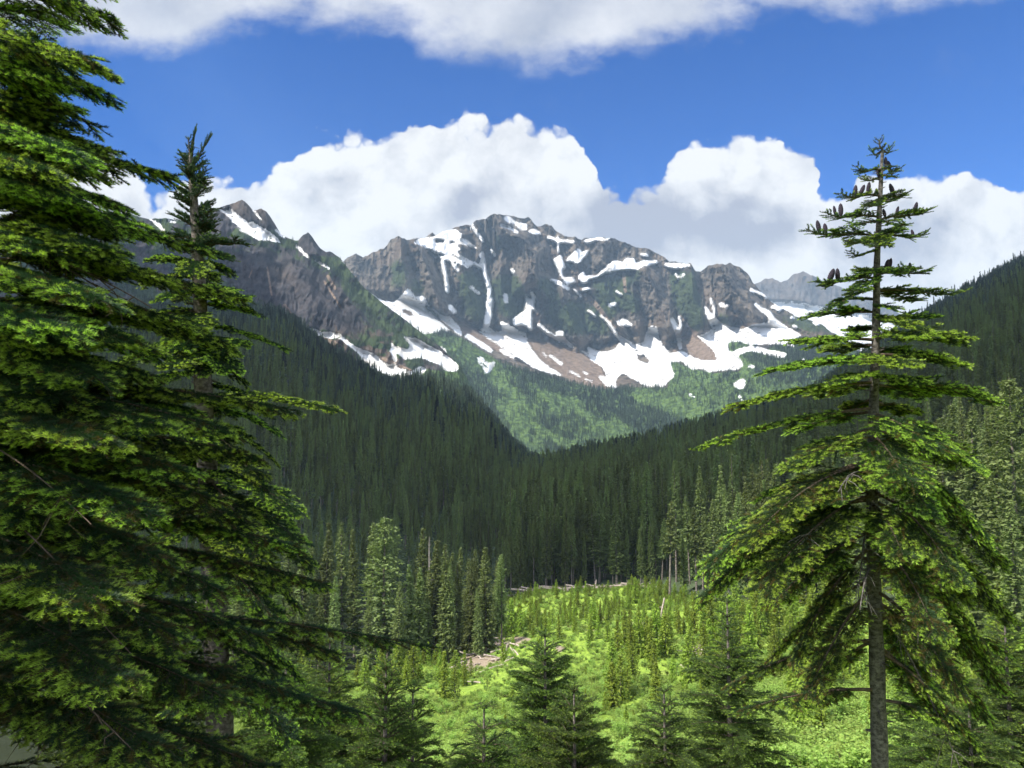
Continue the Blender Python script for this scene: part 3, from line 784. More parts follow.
def build_spur():
    """left valley side: forest below, cliffs and a snowy spur above"""
    crest = [(-260, 232), (-100, 222), (60, 216), (100, 217), (118, 214), (130, 213), (140, 217), (150, 219), (165, 218), (180, 221), (192, 219), (205, 209), (217, 208.5), (228, 205), (236, 202), (242, 199.5), (247, 203),
             (252, 209), (256, 210), (261, 208.5), (267, 212), (275, 224), (281, 235), (290, 239), (298, 241), (303, 235), (308, 232.5), (313, 238), (320, 248), (326, 252.5), (330, 251), (335, 254),
             (341, 259), (350, 271), (363, 287), (380, 301), (407, 321), (423, 334), (440, 347), (459, 364), (470, 384), (485, 405), (500, 428), (515, 448), (531, 462), (560, 476), (640, 500)]
    px = np.arange(-260, 640, 0.9)
    PX, PY = mountain_sheet(px, crest, np.full(px.shape, 640.0), 300, 0.7, 9)
    cr = PY[0]
    Yc = lerp_pts([(-260, 2500), (100, 2600), (242, 2700), (300, 2650), (345, 2600), (423, 2450), (487, 2200), (531, 1900), (640, 1500)], px)
    tl = lerp_pts([(-260, 330), (100, 310), (200, 300), (283, 315), (330, 350), (390, 385), (430, 378), (470, 395), (531, 465), (640, 505)], px)   # top of the closed forest
    tl = np.maximum(tl, cr + 2)
    Y = np.empty_like(PY)
    for k in range(PY.shape[1]):
        Y[:, k] = np.interp(PY[:, k], [cr[k], tl[k], 640], [Yc[k], Yc[k] - 560 * np.clip((tl[k] - cr[k]) / 60, 0.02, 1), 190])
        # even ground slope between tree line and valley floor (straight in plan, not in the picture)
        b = PY[:, k] > tl[k]
        if b.any():
            u0, v0 = uv(px[k], tl[k]); y0 = Yc[k] - 560 * np.clip((tl[k] - cr[k]) / 60, 0.02, 1)
            z0 = v0 * y0; y1, z1 = 260.0, -62.0
            s = (z0 - z1) / (y0 - y1)
            _, vv = uv(px[k], PY[b, k])
            yy = (z1 - s * y1) / (vv - s)
            Y[b, k] = np.where((vv < s) & (yy > 0), np.clip(yy, 60, y0), y0)
    sn = sample(SNOW_C, PX, PY); sc = sample(SCREE_C, PX, PY)
    up = np.clip((tl[None] - PY) / 10 + 0.5, 0, 1)
    wx = PX + 6 * (fbm(PX / 20, PY / 20, 61) - 0.5); wy = PY + 6 * (fbm(PX / 20, PY / 20, 67) - 0.5)
    rel = np.zeros_like(Y)
    for pts, w, a in [([(242, 200), (252, 222), (262, 240)], 8, 60), ([(261, 209), (272, 230), (284, 246)], 8, 60), ([(308, 233), (316, 250), (330, 270)], 8, 50),
                      ([(217, 209), (222, 235), (228, 262)], 10, 50), ([(345, 262), (380, 300), (423, 336)], 12, 60), ([(290, 260), (320, 310), (352, 345)], 12, 70), ([(330, 280), (372, 330), (392, 355)], 12, 70)]:
        rel -= a * np.clip(1 - dist_line(wx, wy, pts) / w, 0, 1)
    rel -= up * (1 - 0.7 * sn) * (ridged((wx + wy * 0.35) / 14.0, wy / 40.0, 71, 5, 0.55) * 70 + ridged(wx / 4.2, wy / 9.0, 73, 4) * 22)
    fr = (1 - up) * np.clip((Y - 500) / 900, 0, 1)
    rel -= fr * (ridged((PX + PY * 0.55) / 46.0, PY / 150.0, 79, 3) * 320)
    Y = Y + rel
    gq = fbm(PX / 16, PY / 9, 83, 4)
    cliff = np.clip(1.4 - ((wx - 300) / 75) ** 2 - ((wy - (262 + (wx - 230) * 0.42)) / 34) ** 2, 0, 1)
    cliff = np.maximum(cliff, np.clip((232 - PY) / 6, 0, 1) * (PX > 212) * np.clip((272 - (PX - 240) * 0.0 - PY) / 20, 0, 1))
    gr = np.clip((gq - 0.36) * 4.0, 0, 1) * (1 - 0.9 * cliff)
    gr = np.maximum(gr, np.clip(1.25 - dist_line(wx, wy, [(300, 243), (345, 275), (385, 318), (423, 350)]) / 17, 0, 1) * np.clip(fbm(PX / 7, PY / 7, 85, 3) * 2.2 - 0.1, 0, 1))
    gr = np.where((PX > 298) & (PX < 336) & (PY < 256), 0, gr)
    gr = np.maximum(gr, 1 - up)
    P = at(PX, PY, Y)
    low = lerp_pts([(395, 384), (405, 387), (430, 396), (453, 411), (480, 429), (511, 449), (540, 466)], PX)
    bru = np.clip((low - PY) / 6 + 0.5, 0, 1) * np.clip((PX - 396) / 8, 0, 1) * np.clip((PY - lerp_pts([(390, 384), (427, 368), (459, 371), (470, 372)], PX)) / 3, 0, 1)
    A = {'snow': sn, 'green': gr, 'scree': sc, 'brush': bru}
    grid_obj('hillside', back_side(P, ((80, -60), (300, -350), (600, -900))), M_SPUR, {k: padrows(v, 3) for k, v in A.items()}, flip=True)
    return PX, PY, P, A, up, cliff


def build_right():
    crest = [(420, 520), (455, 496), (480, 486), (520, 479), (560, 470), (600, 462), (650, 451), (700, 436), (740, 423), (780, 413), (810, 403), (850, 374), (900, 337), (930, 318), (960, 298), (985, 285), (1000, 276), (1024, 264), (1100, 225), (1300, 150)]
    px = np.arange(420, 1300, 1.5)
    PX, PY = mountain_sheet(px, crest, np.full(px.shape, 640.0), 150, 1.0, 13)
    cr = PY[0]
    Yc = lerp_pts([(420, 900), (480, 1050), (600, 1150), (700, 1250), (810, 1350), (900, 1550), (1024, 1850), (1300, 2100)], px)
    y1 = lerp_pts([(420, 235), (560, 235), (700, 195), (850, 165), (1024, 145), (1300, 130)], px)
    z1 = ground_z((px - 512) / FOC * y1, y1) - 0.6
    u0, v0 = uv(px, cr)
    s = (v0 * Yc - z1) / (Yc - y1)
    _, vv = uv(PX, PY)
    Y = (z1 - s * y1)[None] / np.minimum(vv - s[None], -1e-5)
    Y = np.clip(Y, 40, Yc[None])
    rel = -np.clip((Y - 350) / 600, 0, 1) * (ridged((PX - PY * 0.8) / 60.0, PY / 160.0, 91, 3) * 120)
    Y = Y + rel
    P = at(PX, PY, Y)
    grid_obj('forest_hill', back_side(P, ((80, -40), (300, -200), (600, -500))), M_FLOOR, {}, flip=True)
    return PX, PY, P


def build_far():
    crest = [(700, 300), (740, 288), (757, 283), (764, 279.5), (773, 278), (781, 282), (789, 279.5), (794, 273.4), (803, 271), (812, 275), (820, 279.5), (842, 288), (856, 294.5), (880, 305), (910, 318), (960, 330), (1050, 345), (1150, 350)]
    px = np.arange(700, 1150, 1.0)
    PX, PY = mountain_sheet(px, crest, np.full(px.shape, 420.0), 130, 1.2, 17)
    cr = PY[0]
    base = lerp_pts([(700, 300), (790, 302), (812, 306), (850, 312), (900, 325), (1000, 345), (1150, 355)], px)
    Y = np.empty_like(PY)
    for k in range(PY.shape[1]):
        Y[:, k] = np.interp(PY[:, k], [cr[k], base[k], 420], [6900, 6550, 4900])
    up = np.clip((base[None] - PY) / 5 + 0.5, 0, 1)
    rel = -up * (ridged(PX / 13.0, PY / 26.0, 101, 4, 0.55) * 150 + ridged(PX / 4.0, PY / 8.0, 103, 3) * 45)
    Y += rel
    streak = ridged((PX + 2 * PY) / 20.0, PY / 5.0, 107, 4)
    sn = np.clip((1 - up) * 1.1 - np.clip((streak - 0.72) * 5, 0, 1) * 0.8, 0, 1)
    z = np.zeros_like(sn)
    P = at(PX, PY, Y)
    A = {'snow': sn, 'green': z, 'scree': z, 'brush': z}
    grid_obj('far_mountain', back_side(P, ((150, -90), (500, -500), (900, -1300))), M_FARR, {k: padrows(v, 3) for k, v in A.items()}, flip=True)


D_PX, D_PY, D_P, D_A = build_main()
C_PX, C_PY, C_P, C_A, C_UP, C_CLIFF = build_spur()
B_PX, B_PY, B_P = build_right()
build_far()


# --- the cloud overhead that shades the middle of the valley (above the frame)
def spur_point(px, py):
    i = int(np.argmin(np.abs(C_PX[0] - px))); j = int(np.argmin(np.abs(C_PY[:, i] - py)))
    return tuple(C_P[j, i])


def build_cloud():
    H = 1750.0
    foot = [(-900, 420, -65), (-420, 330, -65), (-230, 268, -62), (-110, 262, -58), (-30, 256, -50), (18, 245, -46), (34, 238, -44), (46, 246, -42), (80, 246, -42), (115, 240, -38), (160, 240, -30), (250, 290, -10), (480, 480, 50), (900, 1000, 150), (1600, 1900, 460), (1200, 2100, 300),
            (620, 2050, 100), (300, 2000, 0), (140, 1850, -20)] + [spur_point(*p) for p in [(520, 462), (511, 450), (480, 432), (453, 414), (430, 398), (405, 390), (370, 376), (340, 356), (300, 334), (276, 312), (262, 280)]] + [(-640, 2430, 470), (-1300, 2450, 480), (-2000, 2200, 450), (-2200, 1500, 300), (-1500, 700, 0)]
    Q = np.array([[x + SUN[0] * (H - z) / SUN[2], y + SUN[1] * (H - z) / SUN[2]] for x, y, z in foot])
    x0, y0 = Q.min(0) - 30; x1, y1 = Q.max(0) + 30
    n = 150
    X, Yg = np.meshgrid(np.linspace(x0, x1, n), np.linspace(y0, y1, n))
    Xw = X + 60 * (fbm(X / 120, Yg / 120, 3, 4) - 0.5); Yw = Yg + 60 * (fbm(X / 160, Yg / 160, 5, 4) - 0.5)
    ins = np.zeros(X.shape, bool); d = np.full(X.shape, 1e9)
    for k in range(len(Q)):
        (ax, ay), (bx, by) = Q[k], Q[(k + 1) % len(Q)]
        ins ^= ((ay > Yw) != (by > Yw)) & (Xw < (bx - ax) * (Yw - ay) / (by - ay + 1e-9) + ax)
        t_ = np.clip(((Xw - ax) * (bx - ax) + (Yw - ay) * (by - ay)) / ((bx - ax) ** 2 + (by - ay) ** 2), 0, 1)
        d = np.minimum(d, np.hypot(Xw - ax - t_ * (bx - ax), Yw - ay - t_ * (by - ay)))
    sd = np.where(ins, d, -d)
    thick = np.sqrt(np.clip(sd, 0, 400) / 400.0)
    top = H + 10 + thick * (160 + 130 * fbm(X / 200, Yg / 200, 9, 5)); bot = H - 10 - thick * (10 + 25 * fbm(X / 150, Yg / 150, 19, 4))
    keep = (sd > -10).ravel()
    F = grid_faces(n, n)
    F = F[keep[F].all(1)]
    N = n * n
    V = np.concatenate([np.stack([X, Yg, top], -1).reshape(-1, 3), np.stack([X, Yg, bot], -1).reshape(-1, 3)])
    E = np.concatenate([F[:, [a, b]] for a, b in ((0, 1), (1, 2), (2, 3), (3, 0))])
    key = np.sort(E, 1); key = key[:, 0] * N + key[:, 1]
    uq, ix, ct = np.unique(key, return_index=True, return_counts=True)
    R = E[ix[ct == 1]]
    side = np.stack([R[:, 1], R[:, 0], R[:, 0] + N, R[:, 1] + N], -1)
    m, t = new_mat('cloud_vapour')
    a = t.n('ShaderNodeBsdfDiffuse'); a.inputs['Color'].default_value = (0.95, 0.95, 0.95, 1)
    b = t.n('ShaderNodeBsdfTranslucent'); b.inputs['Color'].default_value = (0.97, 0.97, 0.97, 1)
    ms = t.n('ShaderNodeMixShader'); ms.inputs[0].default_value = 0.8
    t.l(a.outputs[0], ms.inputs[1]); t.l(b.outputs[0], ms.inputs[2]); finish(t, ms.outputs[0])
    used, inv = np.unique(np.concatenate([F.ravel(), (F + N).ravel(), side.ravel()]), return_inverse=True)
    a_, b_ = F.size, F.size * 2
    me = mesh_from('cloud', V[used], [inv[:a_].reshape(-1, 4), inv[a_:b_].reshape(-1, 4)[:, ::-1], inv[b_:].reshape(-1, 4)], [m], None, None, True)
    tag(link('cloud', me), kind='structure')


build_cloud()

# ------------------------------------------------------------------ conifers
def conifer(rng, H=40.0, cb=0.1, R=3.6, whorl=0.85, nb=6, ntri=7, card=0.95, shape=0.85, droop=0.45, gap=0.0, top_tint=0.25, flat=1.0):
    """crown soup and trunk soup of a conifer standing on z=0"""
    crown, trunk = Soup(), Soup()
    hs = np.linspace(0, 1, 9)
    bend = rng.normal(0, 0.004 * H, 2)
    P = np.stack([bend[0] * hs ** 2, bend[1] * hs ** 2, hs * H - 1.5 * (hs == 0)], -1)
    V, F = tube(P, H * 0.0095 * (1 - hs) ** 0.8 + 0.03, 7); trunk.add(V, F)
    z = cb * H; cen = []; out = []; sz = []; tint = []; spr = []
    while z < H * 0.992:
        t_ = (z - cb * H) / (H - cb * H)
        Lr = R * ((1 - t_) ** shape) * min(1.0, 0.45 + t_ * 5) * (0.62 + 0.76 * float(vnoise(z / (H * 0.055), 3.0 + cb * 50 + R, 7))) + 0.15
        n = max(3, int(round(nb * (0.75 + 0.5 * rng.random()))))
        a0 = rng.random() * 2 * PI
        for k in range(n):
            if rng.random() < gap: continue
            az = a0 + 2 * PI * k / n + rng.normal(0, 0.25)
            L_ = Lr * rng.uniform(0.6, 1.12)
            el = 0.55 * t_ - droop * (1 - t_) + rng.normal(0, 0.10)
            m_ = max(3, int(ntri * (0.35 + 0.65 * L_ / R)))
            s = (np.arange(m_) + 0.6 + rng.random(m_) * 0.4) / m_
            d = np.array([math.cos(az), math.sin(az), 0.0])
            zz = z + L_ * s * math.tan(el) + 0.25 * L_ * s ** 2 * droop
            c = d[None] * (s * L_)[:, None]; c[:, 2] = zz
            side = np.array([-d[1], d[0], 0])
            c = c + side[None] * (rng.normal(0, 0.28, m_) * card * (0.3 + s))[:, None]
            cen.append(c); out.append(np.broadcast_to(d, (m_, 3)) + rng.normal(0, 0.35, (m_, 3))); sz.append(card * (0.55 + 0.6 * rng.random(m_)) * (1.15 - 0.55 * t_))
            tint.append(np.clip(top_tint * (0.4 + 0.9 * s) + 0.35 * t_ * top_tint + rng.normal(0, 0.12, m_), 0, 1))
        z += whorl * (0.7 + 0.6 * rng.random()) * (1.1 - 0.55 * t_)
    c = np.concatenate(cen); o = np.concatenate(out); s = np.concatenate(sz)[:, None]; ti = np.concatenate(tint)
    o /= np.linalg.norm(o, axis=1, keepdims=True)
    up = np.array([0, 0, 1.0]) + rng.normal(0, 0.35, o.shape)
    sd = np.cross(o, up); sd /= np.linalg.norm(sd, axis=1, keepdims=True) + 1e-9
    # each clump: two leaf-shaped triangles, one lying and one hanging
    tip = c + o * s * 0.8 + np.array([0, 0, -0.22]) * s; a = c - o * s * 0.35 + sd * s * 0.42 * flat; b = c - o * s * 0.35 - sd * s * 0.42 * flat
    h1 = c + o * s * 0.45; h2 = c - o * s * 0.4; h3 = c - np.array([0, 0, 0.75]) * s + sd * s * 0.15
    V = np.stack([tip, a, b, h1, h2, h3], 1).reshape(-1, 3)
    F = np.arange(len(V)).reshape(-1, 3)
    crown.add(V, F, 0, np.repeat(ti, 6))
    # leader
    V, F = tube([[bend[0], bend[1], H * 0.96], [bend[0], bend[1], H * 1.015]], [0.06 * card, 0.02], 4); crown.add(V, F, 0, top_tint)
    return crown, trunk


def snag(rng, H=34.0):
    s = Soup()
    hs = np.linspace(0, 1, 12)
    P = np.stack([0.25 * np.sin(hs * 5), 0.2 * np.cos(hs * 4), hs * H - 1.0 * (hs == 0)], -1)
    V, F = tube(P, H * 0.011 * (1 - hs) ** 0.7 + 0.05, 7); s.add(V, F)
    for k in range(90):
        t_ = rng.uniform(0.25, 0.98); az = rng.random() * 2 * PI; L_ = (1 - t_) * 2.6 * rng.uniform(0.3, 1) + 0.3
        b = np.array([0, 0, t_ * H]); d = np.array([math.cos(az), math.sin(az), rng.uniform(-0.5, 0.1)])
        V, F = tube([b, b + d * L_ * 0.6, b + d * L_ + np.array([0, 0, 0.15])], [0.075, 0.05, 0.02], 3); s.add(V, F)
    return s


rng = np.random.default_rng(7)
TALL = []      # (crown mesh, trunk mesh, nominal height, description)
specs = [dict(cb=0.10, R=3.7, droop=0.5), dict(cb=0.16, R=3.3, droop=0.35, gap=0.08), dict(cb=0.08, R=3.0, droop=0.55), dict(cb=0.40, R=3.0, droop=0.45, gap=0.12), dict(cb=0.48, R=2.7, droop=0.35, gap=0.16),
         dict(cb=0.14, R=5.6, droop=0.15, gap=0.10, shape=0.6, top_tint=0.75), dict(cb=0.05, R=2.5, droop=0.6), dict(cb=0.30, R=3.9, droop=0.3, gap=0.22)]
for k, sp_ in enumerate(specs):
    sp_ = dict(sp_); sp_.setdefault('top_tint', 0.8)
    c_, t_ = conifer(np.random.default_rng(20 + k), 40.0, whorl=0.8, nb=7, ntri=8, card=0.95, **sp_)
    TALL.append((c_.mesh('crown', [M_TALL]), t_.mesh('trunk', [M_TRUNK], True), 40.0))
SNAG_ME = snag(np.random.default_rng(4)).mesh('dead_tree', [M_SNAG])
YOUNG = []
for k, sp_ in enumerate([dict(R=1.35, cb=0.03, droop=0.15), dict(R=1.05, cb=0.05, droop=0.2), dict(R=1.7, cb=0.02, droop=0.05, gap=0.1), dict(R=0.85, cb=0.08, droop=0.25, gap=0.1)]):
    c_, t_ = conifer(np.random.default_rng(60 + k), 6.0, whorl=0.27, nb=7, ntri=6, card=0.36, top_tint=0.55 + 0.2 * (k % 2), **sp_)
    YOUNG.append((c_.mesh('crown', [M_YOUNG]), t_.mesh('trunk', [M_TRUNK], True), 6.0))
FAR = []       # small, plain versions for the distant slopes
for k, sp_ in enumerate([dict(R=4.0, cb=0.03, droop=0.5), dict(R=3.2, cb=0.05, droop=0.45), dict(R=4.6, cb=0.04, droop=0.3), dict(R=3.0, cb=0.12, droop=0.4, gap=0.1)]):
    c_, t_ = conifer(np.random.default_rng(80 + k), 34.0, whorl=1.7, nb=6, ntri=4, card=1.8, top_tint=0.4, **sp_)
    c_.add(np.concatenate(t_.V), np.concatenate(t_.Q), 1)
    FAR.append(c_.mesh('conifer', [M_DISTANT, M_TRUNK]))


# ------------------------------------------------------------------ scattering of what nobody could count
def scatter(name, P, rz, sc, idx, variants, kind='stuff'):
    """one object that carries copies of VARIANTS (lists of objects) on its points"""
    me = bpy.data.meshes.new(name)
    n = len(P)
    me.vertices.add(n); me.vertices.foreach_set('co', np.ascontiguousarray(P, np.float32).ravel())
    a = me.attributes.new('turn', 'FLOAT_VECTOR', 'POINT'); r3 = np.zeros((n, 3), np.float32); r3[:, 2] = rz; a.data.foreach_set('vector', r3.ravel())
    a = me.attributes.new('size', 'FLOAT_VECTOR', 'POINT'); a.data.foreach_set('vector', np.ascontiguousarray(sc, np.float32).ravel())
    a = me.attributes.new('pick', 'INT', 'POINT'); a.data.foreach_set('value', np.asarray(idx, np.int32))
    o = link(name, me)
    g = bpy.data.node_groups.new(name, 'GeometryNodeTree')
    g.interface.new_socket('Geometry', in_out='INPUT', socket_type='NodeSocketGeometry')
    g.interface.new_socket('Geometry', in_out='OUTPUT', socket_type='NodeSocketGeometry')
    N = g.nodes.new; K = g.links.new
    gi = N('NodeGroupInput'); go = N('NodeGroupOutput')
    j = N('GeometryNodeJoinGeometry')
    for var in reversed(variants):
        jj = N('GeometryNodeJoinGeometry')
        for ob in var:
            oi = N('GeometryNodeObjectInfo'); oi.transform_space = 'ORIGINAL'; oi.inputs['Object'].default_value = ob
            oi.inputs['As Instance'].default_value = False
            K(oi.outputs['Geometry'], jj.inputs[0])
        ti = N('GeometryNodeGeometryToInstance'); K(jj.outputs[0], ti.inputs[0]); K(ti.outputs[0], j.inputs[0])
    ip = N('GeometryNodeInstanceOnPoints')

    def na(nm, ty):
        x = N('GeometryNodeInputNamedAttribute'); x.data_type = ty; x.inputs['Name'].default_value = nm
        return [s for s in x.outputs if s.enabled and s.name == 'Attribute'][0]
    K(gi.outputs[0], ip.inputs['Points']); K(j.outputs[0], ip.inputs['Instance'])
    ip.inputs['Pick Instance'].default_value = True
    K(na('pick', 'INT'), ip.inputs['Instance Index'])
    er = N('FunctionNodeEulerToRotation'); K(na('turn', 'FLOAT_VECTOR'), er.inputs[0]); K(er.outputs[0], ip.inputs['Rotation'])
    K(na('size', 'FLOAT_VECTOR'), ip.inputs['Scale'])
    K(ip.outputs[0], go.inputs[0])
    md = o.modifiers.new('spread', 'NODES'); md.node_group = g
    return tag(o, kind=kind)


def sheet_points(P, dens, rng, rowcut=None):
    """random points on a grid sheet, DENS per square metre of plan area (per cell)"""
    a, b, c, d = P[:-1, :-1], P[:-1, 1:], P[1:, 1:], P[1:, :-1]
    ar = 0.5 * np.abs((c[..., 0] - a[..., 0]) * (d[..., 1] - b[..., 1]) - (c[..., 1] - a[..., 1]) * (d[..., 0] - b[..., 0]))
    dn = dens[:-1, :-1]
    n = rng.poisson(np.clip(ar * dn, 0, 50))
    jj, ii = np.nonzero(n)
    rep = n[jj, ii]
    jj = np.repeat(jj, rep); ii = np.repeat(ii, rep)
    u = rng.random(len(jj))[:, None]; v = rng.random(len(jj))[:, None]
    return (a[jj, ii] * (1 - u) + b[jj, ii] * u) * (1 - v) + (d[jj, ii] * (1 - u) + c[jj, ii] * u) * v


# ---- tall conifers: explicit ones in view first, then the closest of the forest as things, the rest as one mass
NT_TALL = 0
rng = np.random.default_rng(11)
tall = []      # (x, y, z, height, width factor, variant, label, group)


def base_at(px, py_base, guess=(60, 330)):
    """ground point seen at a pixel"""
    Ys = np.linspace(guess[0], guess[1], 600)
    u, v = uv(px, py_base)
    z = ground_z(u * Ys, Ys)
    k = np.nonzero(v * Ys <= z)[0]
    k = k[0] if len(k) else len(Ys) - 1
    return np.array([float(u) * Ys[k], Ys[k], float(z[k])])


def tall_at(px, Y, top_py, var, wf, label, group):
    u, _ = uv(px, 500)
    x = float(u) * Y; z = float(ground_z(x, Y))
    _, v = uv(px, top_py)
    h = float(v) * Y - z
    tall.append((x, Y, z, h, wf * 1.35, var, label, group))


G_STAND = 'sunlit conifers of the stand beside the clearing'
for px, Y, top, var, wf, lab in [
        (385, 172, 516, 5, 1.15, 'big broad sunlit conifer rising highest in the stand left of the clearing'),
        (326, 178, 522, 1, 0.9, 'thin-topped conifer with sparse limbs at the outer left of the stand'),
        (345, 185, 521, 7, 0.75, 'slim ragged conifer beside the broad sunlit one'),
        (357, 190, 528, 1, 0.8, 'narrow dull conifer just left of the broad sunlit one'),
        (374, 196, 521, 4, 0.8, 'conifer spire peeping out behind the broad sunlit one'),
        (423, 196, 527, 1, 1.0, 'conifer with thinning grey top beside the bleached dead tree'),
        (414, 180, 562, 2, 1.0, 'lower dense conifer in front of the bleached dead tree'),
        (430, 184, 569, 0, 0.95, 'dense pointed conifer right of the bleached dead tree'),
        (448, 186, 551, 7, 0.85, 'conifer showing its bare stem in the middle of the stand'),
        (457, 188, 563, 2, 0.9, 'narrow bright conifer third from the right end of the stand'),
        (474, 190, 564, 0, 0.9, 'bright full conifer second from the right end of the stand'),
        (484, 194, 559, 2, 0.9, 'slim conifer tucked behind the end tree of the stand'),
        (497, 194, 555, 0, 1.05, 'dark full conifer at the right end of the stand by the clearing'),
        (306, 180, 532, 0, 0.95, 'dark conifer at the far left end of the stand'),
        (312, 196, 545, 2, 1.0, 'shaded conifer behind the left end of the stand'),
        (336, 168, 575, 0, 1.0, 'shorter full conifer at the foot of the stand'),
        (368, 160, 588, 2, 1.1, 'short bright conifer below the broad sunlit one'),
        (400, 166, 580, 0, 1.0, 'short shaded conifer right below the broad sunlit one'),
        (466, 182, 590, 2, 0.9, 'small conifer at the foot of the stand near the grey log'),
        (440, 200, 556, 1, 0.9, 'conifer standing at the back of the stand'), (292, 190, 540, 0, 1.0, 'conifer half hidden by the slender fir'),
        (492, 186, 585, 6, 1.0, 'small pointed conifer leaning on the end tree of the stand')]:
    tall_at(px, Y, top, var, wf, lab, G_STAND)
for k in range(26):
    tall_at(rng.uniform(284, 502), rng.uniform(168, 212), rng.uniform(538, 600), int(rng.choice([0, 1, 2, 6, 0, 7])), rng.uniform(0.8, 1.15), 'one of the lesser conifers filling the sunlit stand left of the clearing', 'lesser conifers of the sunlit stand')
for px, Y, top, var, wf, lab in [
        (668, 205, 500, 4, 0.95, 'lone conifer with long pale bare trunk at the corner of the clearing'),
        (712, 200, 498, 7, 1.0, 'leaning conifer with open crown right of the lone bare-trunked one'),
        (736, 196, 492, 0, 1.0, 'full pointed conifer left of the tallest pair'),
        (772, 192, 470, 7, 1.0, 'tall conifer left of the cone-bearing fir, its stem showing in gaps'),
        (752, 205, 500, 1, 1.0, 'conifer with light crown left of the cone-bearing fir'),
        (800, 190, 486, 0, 1.0, 'full conifer close behind the cone-bearing fir'),
        (822, 200, 470, 3, 1.0, 'conifer with bare lower trunk behind the cone-bearing fir'),
        (845, 185, 455, 1, 1.0, 'high conifer hidden partly by the cone-bearing fir'),
        (915, 180, 430, 0, 1.0, 'conifer right behind the cone-bearing fir trunk'),
        (938, 172, 415, 7, 1.0, 'open-crowned sunlit conifer right of the cone-bearing fir'),
        (958, 178, 402, 1, 1.0, 'tall sunlit conifer with light top near the picture edge'),
        (973, 160, 408, 7, 0.95, 'sunlit conifer with drooping limbs before the edge trees'),
        (992, 152, 395, 0, 1.0, 'big full conifer second from the picture edge'),
        (1014, 140, 376, 5, 0.9, 'biggest broad conifer at the very edge of the picture'),
        (1030, 150, 392, 0, 1.1, 'conifer cut off by the edge of the picture'),
        (1000, 185, 425, 2, 1.1, 'conifer showing between the two edge trees'),
        (948, 150, 470, 2, 1.2, 'shorter bright conifer in front of the sunlit pair'), (1010, 118, 500, 0, 1.2, 'lower bright conifer at the foot of the edge trees'),
        (968, 128, 520, 6, 1.5, 'low full conifer in front of the edge trees')]:
    tall_at(px, Y, top, var, wf, lab, 'sunlit tall conifers of the stand behind the cone-bearing fir')

# first rows along the upper edge of the clearing and behind
edge_px = np.concatenate([np.linspace(503, 662, 54), np.linspace(676, 1045, 62), np.linspace(240, 300, 12)])
for px in edge_px:
    px = px + rng.normal(0, 1.6)
    Y = float(clearing_edge(px)) + abs(rng.normal(0, 9)) + 3
    if px > 690: Y += 15 * rng.random()
    h = rng.uniform(16, 27) if px < 690 else rng.uniform(19, 31) if px < 900 else rng.uniform(24, 38)
    u, _ = uv(px, 500); x = float(u) * Y; z = float(ground_z(x, Y))
    if px < 310:
        lab, grp = 'one of the dull conifers behind the slender fir, left of the sunlit stand', 'conifers behind the slender fir'
    elif px < 690:
        lab, grp = 'one of the dark conifers with bare lower trunks lining the upper edge of the clearing', 'bare-trunked conifers on the upper edge of the clearing'
    else:
        lab, grp = 'one of the many sunlit conifers with pale stems on the wooded side of the clearing', 'conifers on the wooded side of the clearing'
    tall.append((x, Y, z, h, rng.uniform(0.8, 1.5), int(rng.choice([3, 4, 1, 7, 1, 0, 2] if px > 500 else [0, 1, 2])), lab, grp))


def tall_forest(P, PX, rng, dens, ymin_fn, side):
    pts = sheet_points(P, dens, rng)
    gz = ground_z(pts[:, 0], pts[:, 1])
    near = pts[:, 1] < 330
    pts[near, 2] = np.maximum(pts[near, 2], gz[near])
    px, py = to_px(pts[:, 0], pts[:, 1], pts[:, 2])
    ok = pts[:, 1] > ymin_fn(px)
    return pts[ok], px[ok]


# forest on the right-hand hill
Bd = np.where(B_P[..., 1] < 450, 1 / 30.0, np.where(B_P[..., 1] < 1000, 1 / 60.0, 1 / 85.0))
ptsB, pxB = tall_forest(B_P, B_PX, rng, Bd, lambda p: np.where(p < 503, 380, clearing_edge(p) + 14), 'B')
Cd = (1 - C_UP) * np.where(C_P[..., 1] < 700, 1 / 52.0, np.where(C_P[..., 1] < 1300, 1 / 92.0, 1 / 125.0)) * np.clip(1.1 - 1.6 * C_A['scree'] - 2 * C_A['snow'] - 0.55 * C_A['brush'], 0, 1)
ptsC, pxC = tall_forest(C_P, C_PX, rng, Cd, lambda p: np.where(p < 300, 190, np.where(p < 505, 285, clearing_edge(p) + 22)), 'C')
pts = np.concatenate([ptsB, ptsC]); pxs = np.concatenate([pxB, pxC])
hh = rng.uniform(14, 35, len(pts)) * (1 - 0.15 * np.clip(pts[:, 2] / 450, 0, 1)) * np.where((pts[:, 1] < 450) & (pxs < 505), 0.7, 1.0)
near = np.argsort(pts[:, 1])
inview = (pxs > 225) & (pxs < 1045) & (pts[:, 1] < 420)
cand = [k for k in near if inview[k]]
# one visible row per bearing: keep the first trees met, up to the limit
room = 296 - len(tall)
cand = cand[:max(room, 0)]
for k in cand:
    x, y, z = pts[k]
    if pxs[k] < 505: lab, grp = 'one of the shaded conifers crowding behind the sunlit stand', 'shaded conifers behind the sunlit stand'
    elif pxs[k] < 690: lab, grp = 'one of the dark conifers in the shaded ranks behind the upper edge of the clearing', 'shaded ranks behind the upper edge of the clearing'
    else: lab, grp = 'one of the dim conifers further back behind the sunlit wooded side', 'dim conifers behind the wooded side'
    tall.append((x, y, z, hh[k], rng.uniform(0.85, 1.15), int(rng.choice([0, 1, 2, 3, 6, 7])), lab, grp))
rest = np.ones(len(pts), bool); rest[cand] = False

